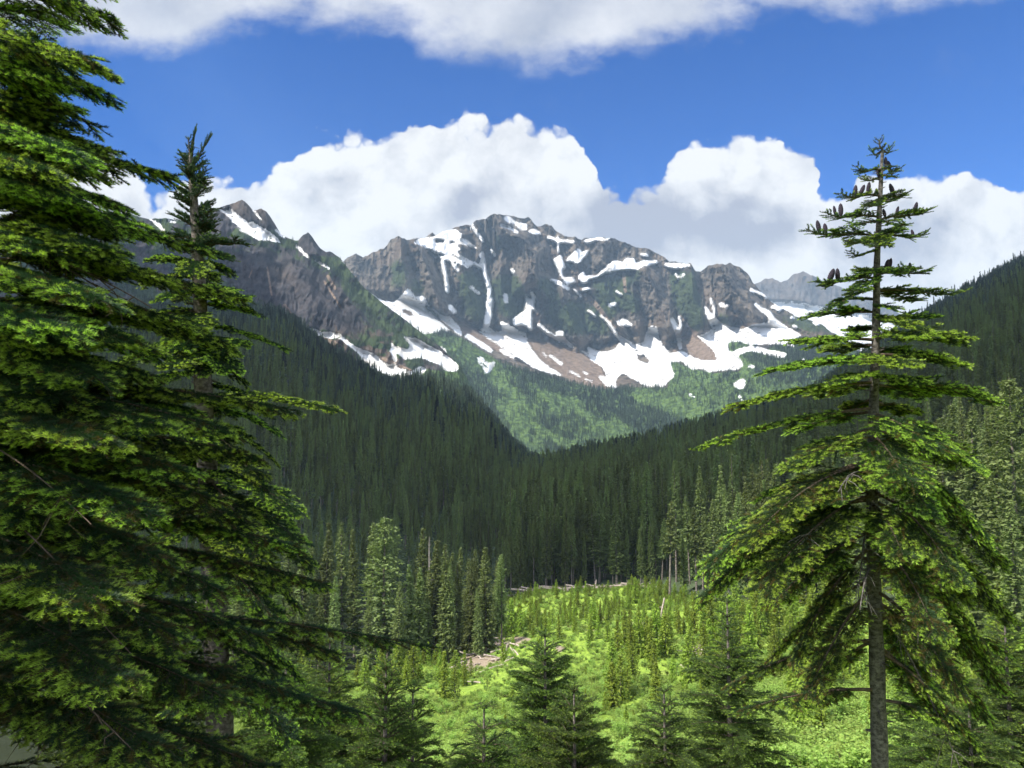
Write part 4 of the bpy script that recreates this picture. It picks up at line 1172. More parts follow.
tall_src = {}
for (x, y, z, h, wf, var, lab, grp) in tall:
    cm, tm, H0 = TALL[var]
    r = empty('tall_conifer', (x, y, z - 0.2), lab, 'tall conifer', grp, rng.random() * 6.28)
    s = h / H0
    r.scale = (s * wf, s * wf, s); r.rotation_euler = (rng.normal(0, .025), rng.normal(0, .025), rng.random() * 6.28)
    tr = link('trunk', tm, r); cr = link('crown', cm, r)
    tall_src.setdefault(var, [tr, cr])
o = link('dead_tree', SNAG_ME)
u_, _ = uv(430, 537); x_ = float(u_) * 192; z_ = float(ground_z(x_, 192)); _, v_ = uv(430, 536)
o.location = (x_, 192, z_); o.scale = (0.75,) * 2 + ((float(v_) * 192 - z_) / 34.0,)
tag(o, 'bleached grey dead tree standing in the sunlit stand', 'dead tree')

tv = sorted(tall_src)
pr, hr = pts[rest], hh[rest]
nearer = pr[:, 1] < rng.uniform(650, 1350, len(pr))
q = pr[nearer]; hq = hr[nearer]
tvi = [tv.index(v) for v in (0, 1, 2, 3, 6, 7) if v in tall_src]
sc_ = np.stack([hq / 40 * rng.uniform(0.85, 1.3, len(q))] * 2 + [hq / 40], -1)
scatter('conifer_forest', q - [0, 0, 0.3], rng.random(len(q)) * 6.28, sc_, rng.choice(tvi, len(q)), [tall_src[v] for v in tv])

# distant forest: plain trees; the sources are the conifers standing on the crest of the right-hand hill
far_src = []
rc = np.random.default_rng(5)
for k in range(36):
    px = rc.uniform(905, 1030); ci = int(np.argmin(np.abs(B_PX[0] - px))); b = B_P[int(rc.integers(0, 3)), ci]
    o = link('ridge_conifer', FAR[k % 4]); o.location = b - [0, 0, 0.5]; h = rc.uniform(0.75, 1.25); o.scale = (h * 0.8, h * 0.8, h); o.rotation_euler = (0, 0, rc.random() * 6)
    tag(o, 'one of the small dark conifers standing against the sky on the wooded ridge', 'ridge conifer', 'conifers on the skyline of the wooded ridge')
    if k < 4: far_src.append([o])
q = pr[~nearer]; hq = hr[~nearer]
Pl = [q]; Hl = [hq / 34.0]; Wl = [hq / 34.0 * rng.uniform(0.85, 1.15, len(q))]
# trees on the spur (green ledges) and on the slopes under the main mountain
gq = C_A['green'] * C_UP * (1 - C_CLIFF) * (C_A['snow'] < 0.3)
a = sheet_points(C_P, gq * np.clip((C_PY - 225) / 20, 0, 1) / 190.0, rng)
Pl.append(a); h = rng.uniform(0.25, 0.62, len(a)); Hl.append(h); Wl.append(h * 1.0)
bn = np.clip((fbm(D_PX / 26 + D_PY / 60, D_PY / 30 - D_PX / 90, 201, 4) - 0.47) * 7, 0, 1)
chute = Mask()
for p_, w_ in (([(500, 405), (520, 432), (548, 462)], 9), ([(520, 420), (560, 442), (600, 458)], 8), ([(560, 400), (600, 425), (650, 445)], 7), ([(470, 350), (500, 385), (520, 400)], 12), ([(640, 395), (700, 415), (760, 420)], 16), ([(540, 395), (580, 405)], 9)):
    chute.line(p_, w_)
chute.poly([(430, 340), (470, 335), (500, 365), (480, 372)])
belt = Mask()
belt.poly([(608, 392), (622, 370), (650, 384), (672, 405), (700, 445), (650, 440), (615, 415)]); belt.poly([(500, 365), (530, 372), (600, 390), (600, 402), (540, 392)]); belt.poly([(745, 345), (830, 335), (860, 380), (760, 385)])
chute_m = sample(chute.blurred(3), D_PX, D_PY); belt_m = sample(belt.blurred(3), D_PX, D_PY)
bn = np.clip(bn * 0.75 + 0.25 + belt_m, 0, 1.4) * (1 - 0.93 * np.clip(chute_m * 1.4, 0, 1))
dens = D_A['brush'] * (D_A['snow'] < 0.3) * (0.05 + 0.95 * bn) / 62.0
a = sheet_points(D_P, dens * (D_PX < 900), rng)
Pl.append(a); h = rng.uniform(0.3, 0.75, len(a)); Hl.append(h); Wl.append(h)
dens = D_A['green'] * (D_A['snow'] < 0.2) * (D_A['brush'] < 0.5) / 900.0
a = sheet_points(D_P, dens, rng)
Pl.append(a); h = rng.uniform(0.18, 0.4, len(a)); Hl.append(h); Wl.append(h * 1.3)
Pf = np.concatenate(Pl); Hf = np.concatenate(Hl); Wf = np.concatenate(Wl)
print('far trees', len(Pf), 'near forest', int(nearer.sum()), 'tall', len(tall))
scatter('distant_forest', Pf - [0, 0, 0.8], rng.random(len(Pf)) * 6.28, np.stack([Wf, Wf, Hf], -1), rng.integers(0, 4, len(Pf)), far_src)


# ------------------------------------------------------------------ air between the near trees and the mountains
def build_haze():
    x0, x1, y0, y1, z0, z1 = -7000, 7000, -300, 9600, -2300, 1560
    V = [(x, y, z) for z in (z0, z1) for y in (y0, y1) for x in (x0, x1)]
    F = [(0, 2, 3, 1), (4, 5, 7, 6), (0, 1, 5, 4), (2, 6, 7, 3), (0, 4, 6, 2), (1, 3, 7, 5)]
    m, t = new_mat('haze_air')
    v = t.n('ShaderNodeVolumePrincipled')
    v.inputs['Color'].default_value = (0.56, 0.78, 1.0, 1)
    v.inputs['Density'].default_value = HAZE_DENSITY
    v.inputs['Anisotropy'].default_value = 0.0
    o = t.n('ShaderNodeOutputMaterial'); t.l(v.outputs[0], o.inputs['Volume'])
    me = mesh_from('haze', np.array(V, float), [np.array(F)], [m])
    tag(link('haze', me), kind='stuff')


HAZE_DENSITY = 0.00006
build_haze()

# ------------------------------------------------------------------ the clearing: young conifers, brush, logs
rng = np.random.default_rng(21)


def rand_clearing(n, px0, px1, y0, y1):
    """area-uniform random ground points in a wedge"""
    px = rng.uniform(px0, px1, n); Y = np.sqrt(rng.uniform(y0 ** 2, y1 ** 2, n))
    ok = Y < clearing_edge(px) + 3
    px, Y = px[ok], Y[ok]
    u, _ = uv(px, 500); x = u * Y
    return px, np.stack([x, Y, ground_z(x, Y)], -1)


def not_bare(P, th=0.45):
    px, py = to_px(P[:, 0], P[:, 1], P[:, 2]); b = np.zeros(len(px))
    for cx, cyy, rx, ry in BARE: b = np.maximum(b, np.exp(-(((px - cx) / rx) ** 2 + ((py - cyy) / ry) ** 2)))
    return b < th, px, py


# young conifers: many in the upper band, ranks of slim dark ones on the right, bright thicket beside the cone-bearing fir
yp = []
for n, a, b, y0, y1, h0, h1, w in [(95, 500, 700, 185, 246, 2.2, 4.6, 0), (40, 500, 690, 150, 190, 2.5, 5.5, 0), (64, 610, 770, 95, 165, 3.5, 8.0, 1), (105, 690, 1040, 110, 185, 4.0, 9.5, 2),
                                   (70, 760, 1040, 60, 115, 3.0, 7.0, 2), (40, 290, 480, 110, 172, 3.0, 7.5, 3), (16, 500, 640, 70, 130, 1.5, 3.5, 0), (26, 380, 520, 165, 190, 2.5, 5.0, 3)]:
    px, P = rand_clearing(n * 3, a, b, y0, y1)
    P = P[:n]; px = px[:n]
    cl = fbm(P[:, 0] / 14.0 + 9, P[:, 1] / 14.0, 77, 3)
    P = P[np.argsort(-cl)][:int(len(P) * 0.85)]
    for p in P: yp.append((p[0], p[1], p[2], rng.uniform(h0, h1), w))
for px, Y, h in [(592, 176, 7.2), (599, 178, 5.0), (629, 140, 7.0), (637, 139, 8.0), (645, 141, 6.5), (654, 138, 9.0), (663, 136, 7.5), (616, 150, 6), (680, 130, 10), (690, 128, 8), (634, 200, 6.5), (530, 190, 7), (511, 188, 9),
                 (700, 150, 9), (520, 186, 6)]:
    u, _ = uv(px, 500); x = float(u) * Y; yp.append((x, Y, float(ground_z(x, Y)), h, 4))
yp = np.array(yp)
ok, ypx, ypy = not_bare(yp[:, :3])
yp, ypx, ypy = yp[ok], ypx[ok], ypy[ok]
size_px = yp[:, 3] / yp[:, 1]
order = np.argsort(-(size_px + 10 * (yp[:, 4] == 4)))
ylab = {0: ('one of the small bright young conifers scattered over the upper clearing', 'young conifers of the upper clearing'),
        1: ('one of the slim young conifers in the cluster left of the cone-bearing fir', 'young conifer cluster left of the cone-bearing fir'),
        2: ('one of the bright young conifers in the thicket around the cone-bearing fir', 'young conifer thicket around the cone-bearing fir'),
        3: ('one of the young conifers at the foot of the sunlit stand left of the clearing', 'young conifers at the foot of the stand'),
        4: ('one of the slender dark young conifers standing out in the open clearing', 'dark young conifers in the open clearing')}
ysrc = {}
for c, k in enumerate(order[:285]):
    x, y, z, h, w = yp[k]; w = int(w)
    var = int(rng.integers(0, 4)) if w != 4 else 3 if h < 7 else 1
    cm, tm, H0 = YOUNG[var]
    r = empty('young_conifer', (x, y, z - 0.05), ylab[w][0], 'young conifer', ylab[w][1], rng.random() * 6.28)
    s = h / H0; f = rng.uniform(0.85, 1.2); r.scale = (s * f, s * f, s)
    tr = link('trunk', tm, r); cr = link('crown', cm, r)
    ysrc.setdefault(var, [tr, cr])
k = order[285:]
yr = yp[k]
px, P = rand_clearing(560, 480, 720, 178, 250)
cl = fbm(P[:, 0] / 12.0 + 3, P[:, 1] / 12.0, 91, 3) > 0.47
P = P[cl]
P = np.concatenate([P, yr[:, :3]]); h = np.concatenate([rng.uniform(1.2, 3.4, cl.sum()), yr[:, 3]])
ok, _, _ = not_bare(P, 0.3); P, h = P[ok], h[ok]
yv = sorted(ysrc); f = h / 6.0
scatter('conifer_regrowth', P, rng.random(len(P)) * 6.28, np.stack([f * 1.1, f * 1.1, f], -1), rng.integers(0, len(yv), len(P)), [ysrc[v] for v in yv])


def shrub(rng, R=0.7, H=1.0, n=620, leaf=0.115):
    s = Soup()
    k = 9
    st = np.stack([rng.normal(0, R * 0.45, k), rng.normal(0, R * 0.45, k), rng.uniform(0.5, 1.0, k) * H], -1)
    for b in st:
        V, F = tube([[b[0] * 0.15, b[1] * 0.15, -0.05], b * [0.6, 0.6, 0.55], b], [0.02, 0.014, 0.006], 3); s.add(V, F, 1)
    c = st[rng.integers(0, k, n)] * rng.uniform(0.55, 1.05, (n, 1)) + rng.normal(0, 0.16 * R, (n, 3))
    c[:, 2] = np.abs(c[:, 2]) + 0.03
    o = rng.normal(0, 1, (n, 3)); o[:, 2] = np.abs(o[:, 2]) * 0.4; o /= np.linalg.norm(o, axis=1, keepdims=True)
    sd = np.cross(o, [0, 0, 1.0] + rng.normal(0, 0.4, (n, 3))); sd /= np.linalg.norm(sd, axis=1, keepdims=True)
    L_ = leaf * rng.uniform(0.6, 1.3, (n, 1))
    V = np.stack([c - o * L_ * 0.5, c + sd * L_ * 0.32, c + o * L_ * 0.6, c - sd * L_ * 0.32], 1).reshape(-1, 3)
    s.add(V, np.arange(len(V)).reshape(-1, 4), 0, np.repeat(np.clip(c[:, 2] / H * 0.8 + rng.normal(0, 0.25, n), 0, 1), 4))
    return s


SHRUBS = [shrub(np.random.default_rng(300 + k), R=r_, H=h_).mesh('leafy_shrub', [M_SHRUB, M_TWIG]) for k, (r_, h_) in enumerate([(0.7, 0.8), (0.9, 1.1), (0.55, 1.3), (1.1, 0.75)])]
shsrc = []
for k, (px, Y, s, lab) in enumerate([(600, 60, 1.3, 'low leafy bright green shrub below the twin-topped young fir'), (450, 62, 1.2, 'leafy bright shrub right of the dark bough tip'),
                                     (650, 55, 1.5, 'tall leafy shrub right of the young firs in the low middle'), (790, 48, 1.4, 'leafy pale green shrub left of the grey trunk of the cone-bearing fir')]):
    u, _ = uv(px, 500); x = float(u) * Y; o = link('leafy_shrub', SHRUBS[k]); o.location = (x, Y, float(ground_z(x, Y))); o.scale = (s, s, s)
    tag(o, lab, 'shrub'); shsrc.append([o])
px1, P1 = rand_clearing(26000, 250, 1060, 45, 250)
px2, P2 = rand_clearing(2500, 380, 1100, 42, 62)
P = np.concatenate([P1, P2]); sz = np.concatenate([rng.uniform(0.4, 1.15, len(P1)) * (0.75 + 0.35 * (P1[:, 1] < 120)), rng.uniform(0.7, 1.6, len(P2))])
dn = fbm(P[:, 0] / 7.0 + 50, P[:, 1] / 7.0 + 9, 66, 3)
ok, px_, _ = not_bare(P, 0.55)
ok &= (dn > 0.30) | (P[:, 1] < 60)
big = (px_ > 690) & (P[:, 1] < 130)
sz = np.where(big, sz * 1.35, sz)
P, sz = P[ok], sz[ok]
scatter('shrubbery', P, rng.random(len(P)) * 6.28, np.stack([sz, sz, sz * rng.uniform(0.6, 1.2, len(P))], -1), rng.integers(0, 4, len(P)), shsrc)


# ---- logs and slash
def log_mesh(rng, L_=6.0, r=0.22):
    n = 9; s = np.linspace(-0.5, 0.5, n)
    P = np.stack([s * L_, 0.05 * L_ * 0.3 * np.sin(s * 5 + rng.random() * 6), 0.02 * L_ * np.cos(s * 4)], -1)
    so = Soup(); R = r * (1 - 0.35 * (s + 0.5)) * rng.uniform(0.9, 1.1, n)
    V, F = tube(P, R, 8); so.add(V, F)
    for e, rr in ((0, 8), (n - 1, 8)):
        ring = np.arange(8) + e * 8
        c = V[ring].mean(0); W = np.concatenate([V[ring], [c]])
        f = [(8, (i + 1) % 8, i) if e == 0 else (8, i, (i + 1) % 8) for i in range(8)]; so.add(W, np.array(f))
    for k in range(3):
        p = P[rng.integers(2, n - 2)]; d = rng.normal(0, 1, 3); d[2] = abs(d[2]); d /= np.linalg.norm(d)
        V, F = tube([p, p + d * r * 2.6], [r * 0.28, r * 0.1], 5); so.add(V, F)
    return so


LOGS = [log_mesh(np.random.default_rng(400 + k), l_, r_).mesh('log', [M_DEAD], True) for k, (l_, r_) in enumerate([(7, 0.26), (4.5, 0.2), (9, 0.3), (3, 0.3)])]


def put_log(px, py, s, rz, tilt, lab, grp=None, var=0):
    b = base_at(px, py)
    o = link('fallen_log', LOGS[var]); o.location = b + [0, 0, 0.16 * s]; o.scale = (s, s, s); o.rotation_euler = (rng.normal(0, 0.3), tilt, rz)
    tag(o, lab, 'log', grp); return o


put_log(437, 637, 1.5, 0.15, 0.03, 'long grey fallen log lying at the foot of the sunlit stand', var=2)
put_log(490, 650, 1.2, 0.9, -0.2, 'pale broken log sticking out of the slash heap', var=1)
put_log(662, 617, 0.9, 0.4, -1.42, 'pale dead stem leaning at the foot of the lone bare-trunked conifer', var=2)
put_log(703, 652, 1.1, 0.2, 0.1, 'pale log on the bare soil right of the slim young conifers', var=1)
for k in range(46):
    px, py = rng.normal(482, 17), rng.normal(659, 7)
    if k % 3 == 0: px, py = rng.normal(500, 9), rng.normal(645, 4)
    put_log(px, py, rng.uniform(0.45, 1.0), rng.random() * 3.1, rng.normal(0, 0.18), 'one of the bleached logs tangled in the slash heap at the middle of the clearing', 'logs of the slash heap', int(rng.integers(0, 4)))
for k in range(56):
    px = rng.uniform(506, 668); Y = float(clearing_edge(px)) - abs(rng.normal(0, 2.2)); u, _ = uv(px, 500); x = float(u) * Y
    o = link('fallen_log', LOGS[int(rng.integers(0, 4))]); o.location = (x, Y, float(ground_z(x, Y)) + 0.3); s = rng.uniform(0.6, 1.2); o.scale = (s, s, s); o.rotation_euler = (0, rng.normal(0, 0.12), rng.normal(0.1, 0.7))
    tag(o, 'one of the pale logs strewn along the upper edge of the clearing', 'log', 'logs along the upper edge of the clearing')
for k in range(16):
    px, py = [(700, 652), (652, 640), (690, 668), (640, 625)][k % 4]
    put_log(px + rng.normal(0, 7), py + rng.normal(0, 4), rng.uniform(0.4, 0.8), rng.random() * 3.1, rng.normal(0, 0.1), 'one of the small pale logs on bare soil patches below the bare-trunked conifer', 'small logs on the bare soil', int(rng.integers(0, 4)))


# ------------------------------------------------------------------ close firs
def nrm(a):
    return a / (np.linalg.norm(a, axis=-1, keepdims=True) + 1e-9)


def make_bough(curve, rng, width=0.45, step=0.05, nl=0.026, nw=0.0045, gap=0.0065, per=4, r0=0.012, tip=0.55, dry=0.0, bare=0.12, sag=0.25, sub=True, mats=None, young=1.0):
    """a flat fir bough along CURVE (k,3): axis, side twigs, needles"""
    so = Soup()
    curve = np.asarray(curve, float)
    seg = np.linalg.norm(np.diff(curve, axis=0), axis=1); cum = np.concatenate([[0], np.cumsum(seg)]); L_ = cum[-1]

    def pt(s):
        return np.stack([np.interp(s, cum, curve[:, i]) for i in range(3)], -1)
    ss = np.linspace(0, L_, 10)
    V, F = tube(pt(ss), r0 * (1 - ss / L_) + 0.0025, 6); so.add(V, F, 1)
    s = np.arange(bare * L_, L_ * 0.985, step); s = s + rng.uniform(-0.4, 0.4, len(s)) * step
    base = pt(s); T = nrm(pt(np.minimum(s + 0.02, L_)) - pt(np.maximum(s - 0.02, 0)))
    lat = nrm(np.cross(T, [0, 0, 1.0])); upv = nrm(np.cross(lat, T))
    A0, A1, AU, AG = [], [], [], []
    f = s / L_
    for sgn in (-1, 1):
        ll = width * np.minimum(1.0, 0.35 + 2.2 * f) * (1.02 - f) ** 0.42 * rng.uniform(0.6, 1.15, len(s)) + 0.05
        keep = rng.random(len(s)) > 0.08
        ang = np.radians(rng.uniform(42, 66, len(s)))[:, None]
        d = np.cos(ang) * T + np.sin(ang) * sgn * lat + upv * rng.normal(0.0, 0.12, (len(s), 1)) - np.array([0, 0, 1.0]) * sag * rng.uniform(0.3, 1.3, (len(s), 1))
        d = nrm(d); e = base + d * ll[:, None]
        # bend: two pieces, the outer one levelling off towards the bough's direction
        m_ = base + d * (ll * 0.55)[:, None]; d2 = nrm(d + 0.45 * T + np.array([0, 0, 0.25 * sag])); e = m_ + d2 * (ll * 0.5)[:, None]
        A0 += [base[keep], m_[keep]]; A1 += [m_[keep], e[keep]]; AU += [upv[keep], upv[keep]]; AG += [np.zeros(keep.sum()), np.ones(keep.sum())]
        if sub:
            k = np.nonzero(keep & (ll > 0.14))[0]
            for fr in np.arange(0.18, 0.95, 0.17):
                for s2 in (-1, 1):
                    kk = k[rng.random(len(k)) < 0.85]
                    p = base[kk] + (m_[kk] - base[kk]) * min(fr / 0.55, 1) + d2[kk] * (ll[kk] * max(fr - 0.55, 0))[:, None]
                    l2 = ll[kk] * (1 - fr) * 0.55 * rng.uniform(0.6, 1.2, len(kk)) + 0.03
                    sd = nrm(np.cross(d[kk], upv[kk]))
                    dd = nrm(0.7 * d[kk] + 0.75 * s2 * sd + rng.normal(0, 0.12, (len(kk), 3)) - np.array([0, 0, 0.3 * sag]))
                    A0.append(p); A1.append(p + dd * l2[:, None]); AU.append(upv[kk]); AG.append(np.full(len(kk), 1.0))
    nn = max(6, int(L_ / 0.08)); q = np.linspace(bare * L_, L_, nn)
    pp = pt(q); tt_ = nrm(np.gradient(pp, axis=0)); uu = nrm(np.cross(nrm(np.cross(tt_, [0, 0, 1.0])), tt_))
    A0.append(pp[:-1]); A1.append(pp[1:]); AU.append(uu[:-1]); AG.append((q[:-1] > L_ - 0.12).astype(float))
    p0 = np.concatenate(A0); p1 = np.concatenate(A1); up = np.concatenate(AU); ag = np.concatenate(AG)
    # twig wood: thin three-sided
    ax = nrm(p1 - p0); sd = nrm(np.cross(ax, up)); un = np.cross(sd, ax)
    r = 0.0022 + 0.0012 * (1 - ag)
    ring = [sd * r[:, None], (-0.5 * sd + 0.866 * un) * r[:, None], (-0.5 * sd - 0.866 * un) * r[:, None]]
    V = np.stack([p0 + a for a in ring] + [p1 + a * 0.6 for a in ring], 1).reshape(-1, 3)
    b = np.arange(len(p0))[:, None] * 6
    F = np.concatenate([b + np.array([[0, 1, 4, 3]]), b + np.array([[1, 2, 5, 4]]), b + np.array([[2, 0, 3, 5]])])
    so.add(V, F, 1)
    # needles
    ln = np.linalg.norm(p1 - p0, axis=1)
    cnt = np.maximum((ln / gap * per).astype(int), 2); cnt[-(nn - 1):] = (cnt[-(nn - 1):] * 2.2).astype(int)
    ix = np.repeat(np.arange(len(p0)), cnt)
    n = len(ix)
    tpos = rng.random(n)
    phi = rng.uniform(-0.45, PI + 0.45, n)
    beta = np.radians(rng.uniform(38, 68, n)) * (1 - 0.35 * (tpos > 0.93))
    dirn = ax[ix] * np.cos(beta)[:, None] + (sd[ix] * np.cos(phi)[:, None] + un[ix] * np.sin(phi)[:, None]) * np.sin(beta)[:, None]
    o = p0[ix] + (p1 - p0)[ix] * tpos[:, None]
    ll = nl * rng.uniform(0.75, 1.2, n)[:, None] * (1 - 0.25 * ag[ix][:, None] * tpos[:, None])
    w = nrm(np.cross(dirn, ax[ix] + 0.5 * rng.normal(0, 1, (n, 3)))) * nw * 0.5
    V = np.stack([o - w, o + w, o + dirn * ll * 0.75 + w * 0.8, o + dirn * ll], 1)
    V = np.stack([o - w, o + w, o + dirn * ll], 1).reshape(-1, 3)
    fresh = (rng.random(len(p0)) < tip)[ix] * ag[ix] * np.clip((tpos - 0.3) * 2.6, 0, 1) * young * rng.uniform(0.6, 1.05, n)
    dr = (rng.random(len(p0)) < dry)[ix]
    ti = np.where(dr, -rng.uniform(0.4, 1.0, n), fresh + rng.normal(0.0, 0.05, n))
    so.add(V, np.arange(len(V)).reshape(-1, 3), 0, np.repeat(ti, 3))
    return so


def bough_curve(p0, p1, bow, tipup=0.0, n=14):
    t_ = np.linspace(0, 1, n)[:, None]
    c = p0 + (p1 - p0) * t_
    c[:, 2:3] += bow * 4 * t_ * (1 - t_) - tipup * np.sin(PI * t_ ** 2.2)
    return c


def trunk_obj(name, pix, Y, r0, r1, mat, root, org, n=40, knots=60, rng=None):
    P = np.array([at(px, py, Y) for px, py in pix]).reshape(-1, 3)
    t_ = np.linspace(0, 1, len(P)); tt = np.linspace(0, 1, n)
    Q = np.stack([np.interp(tt, t_, P[:, i]) for i in range(3)], -1)
    R = r0 + (r1 - r0) * tt
    so = Soup(); V, F = tube(Q - org, R * (1 + 0.05 * np.sin(tt * 90)), 12); so.add(V, F)
    for k in range(knots):
        j = rng.uniform(0.02, 0.98); c = np.array([np.interp(j, tt, Q[:, i]) for i in range(3)]) - org; az = rng.random() * 6.28
        d = np.array([math.cos(az), math.sin(az), rng.uniform(-0.2, 0.3)]); rr = np.interp(j, tt, R)
        V, F = tube([c + d * rr * 0.7, c + d * (rr + rng.uniform(0.01, 0.09))], [rr * 0.16 + 0.003, 0.003], 5); so.add(V, F)
    link(name, so.mesh(name, [mat], True), root)
    return Q


def trunk_at(Q, py):
    _, qy = to_px(Q[:, 0], Q[:, 1], Q[:, 2])
    o = np.argsort(qy)
    return np.array([np.interp(py, qy[o], Q[o, i]) for i in range(3)])


# ---- the cone-bearing fir on the right
def right_fir():
    rng = np.random.default_rng(31)
    Y = 7.6
    pix = [(887, 900), (880, 768), (877, 660), (873, 560), (872, 480), (874, 400), (876, 330), (877, 260), (880, 200), (882.5, 150)]
    org = at(887, 900, Y); org = np.array([org[0], org[1], org[2]])
    gz = float(ground_z(org[0], org[1]))
    root = empty('cone_bearing_fir', org, 'open grown fir with upright purple cones on its upper boughs and a grey trunk', 'fir tree')
    pix = [(889, to_px(org[0], org[1], gz - 0.2)[1])] + pix
    Q = trunk_obj('trunk', pix, Y, 0.092, 0.015, M_BARK_G, root, org, 60, 110, rng)
    B = [  # base py, tip px, tip py, depth offset, bow, width, step-kind
        (150, 879, 140, -0.05, 0, .05), (152, 890, 147, 0.05, 0, .05), (152, 872, 150, .1, 0, .05),
        (170, 857, 167, -.12, .02, .07), (168, 899, 168, .1, .02, .07), (180, 863, 176, .2, .02, .06), (176, 893, 172, -.2, .02, .06),
        (196, 841, 193, -.2, .03, .11), (197, 906, 193, .15, .03, .11), (200, 868, 204, -.35, .03, .10), (200, 893, 198, .35, .03, .10),
        (217, 825, 212, -.2, .03, .13), (220, 932, 208, .1, .03, .13), (222, 850, 222, .45, .03, .12), (222, 905, 222, -.45, .03, .12),
        (236, 806, 229, -.1, .03, .14), (236, 926, 233, -.2, .03, .14), (238, 880, 244, -.6, .04, .14), (234, 900, 226, .5, .04, .12), (240, 850, 240, -.5, .04, .13),
        (251, 851, 252, -.1, .01, .07),
        (272, 928, 270, .1, .04, .14), (278, 816, 281, -.1, .05, .16), (272, 860, 268, .55, .04, .14), (276, 905, 266, -.5, .04, .14), (280, 850, 290, -.5, .04, .13),
        (290, 966, 291, .1, .03, .14), (288, 808, 317, -.2, .08, .13), (290, 920, 300, .6, .05, .14),
        (312, 802, 318, .2, .04, .12), (318, 920, 330, -.5, .05, .14), (322, 935, 318, .5, .03, .14),
        (340, 793, 343, -.2, .05, .26), (335, 966, 341, .1, .05, .24), (338, 930, 338, -.6, .04, .22), (345, 830, 352, .6, .04, .20),
        (360, 765, 372, -.3, .07, .26), (355, 966, 366, -.2, .08, .24), (358, 905, 366, -.7, .04, .24), (362, 840, 362, .8, .04, .22),
        (382, 732, 407, -.2, .08, .28), (380, 994, 404, .2, .10, .27), (385, 925, 398, .7, .06, .26), (384, 815, 396, .8, .05, .24),
        (408, 697, 449, -.1, .12, .20), (415, 978, 468, -.5, .14, .40), (414, 935, 450, -.7, .10, .36), (428, 790, 471, -.4, .08, .24), (412, 790, 432, .7, .08, .22),
        (432, 960, 462, .7, .12, .36), (436, 905, 480, -.9, .08, .34),
        (452, 990, 540, -.4, .24, .44), (455, 930, 512, -.8, .12, .30), (462, 770, 510, -.6, .10, .34), (460, 705, 572, -.3, .26, .42), (465, 745, 545, -.9, .22, .42), (470, 1000, 566, .4, .24, .42), (472, 830, 505, -.7, .1, .26), (470, 752, 500, .4, .14, .24),
        (490, 700, 602, -.2, .26, .40), (495, 760, 590, -.9, .2, .40), (492, 960, 580, -.9, .2, .42), (500, 1010, 622, .2, .22, .42), (505, 905, 560, -.8, .12, .28), (500, 730, 560, .8, .2, .38), (510, 960, 600, .9, .2, .42),
        (530, 770, 606, -.4, .10, .24), (528, 990, 655, -.3, .22, .36), (535, 940, 640, -.9, .18, .32), (545, 790, 668, -.1, .2, .28), (548, 1000, 690, .3, .22, .34),
        (580, 770, 660, .5, .18, .26), (585, 805, 700, -.5, .14, .24), (590, 960, 695, -.7, .2, .30), (600, 985, 720, .3, .2, .32), (600, 925, 690, .9, .14, .30),
        (300, 845, 300, .4, .02, .10), (305, 898, 312, -.3, .02, .10), (328, 850, 334, .5, .02, .12), (350, 905, 352, .5, .02, .12), (372, 835, 384, -.5, .03, .14), (376, 920, 384, -.5, .03, .14), (398, 850, 412, .4, .03, .14), (402, 912, 414, .5, .03, .16),
        (560, 742, 566, .3, .12, .24), (620, 1004, 652, .1, .16, .26), (690, 738, 712, -.2, .10, .2), (700, 965, 735, -.2, .1, .22), (570, 985, 600, .6, .12, .26),
        (640, 722, 690, .2, .14, .22), (640, 800, 700, .8, .12, .22), (645, 945, 725, .4, .14, .26), (650, 985, 755, -.3, .16, .28)]
    curves = []
    for k, (bp, tx, ty, dy, bow, w) in enumerate(B):
        if bp > 445 and rng.random() < 0.05: continue
        if bp > 420: w *= rng.uniform(0.8, 1.2)
        b = trunk_at(Q, bp); e = at(tx, ty, Y + dy * 1.1)
        c = bough_curve(b, e, bow * (0.5 if bp < 430 else 0.7), 0.05 if bp < 300 else 0.0)
        lower = bp > 400
        so = make_bough(c - org, rng, width=w * (1.0 if bp < 292 else (1.35 if bp < 440 else 1.02)), step=0.036 if w < .2 else 0.046, nl=0.021 if bp < 292 else 0.029, nw=0.0056, gap=0.0075, per=5 if w < .2 else 4, r0=0.010 + 0.006 * (bp > 330), tip=0.6 if bp < 330 else 0.8,
                        dry=0.0 if bp < 380 else (0.08 if bp < 520 else 0.22), bare=0.06 if bp < 330 else 0.2, sag=-0.12 if bp < 330 else (0.02 if bp < 430 else 0.32), sub=w > 0.1, young=0.6 if bp < 300 else 1.0)
        link('bough', so.mesh('bough', [M_NEEDLE_R, M_TWIG]), root)
        curves.append(c)
    # cones stand upright on the upper boughs
    allc = np.concatenate([np.stack([np.interp(np.linspace(0, 13, 60), np.arange(14), c[:, i]) for i in range(3)], -1) for c in curves[:34]])
    cpx, cpy = to_px(allc[:, 0], allc[:, 1], allc[:, 2])
    so = Soup()
    hs = np.linspace(0, 1, 15)
    prof = 0.0235 * np.sin(PI * np.clip(hs * 0.93 + 0.07, 0, 1)) ** 0.55 * (1 + 0.07 * np.cos(hs * PI * 14))
    V, F = tube(np.stack([0 * hs, 0 * hs, hs * 0.115], -1), prof + 0.002, 10); so.add(V, F)
    cone_me = so.mesh('cone', [M_CONE], True)
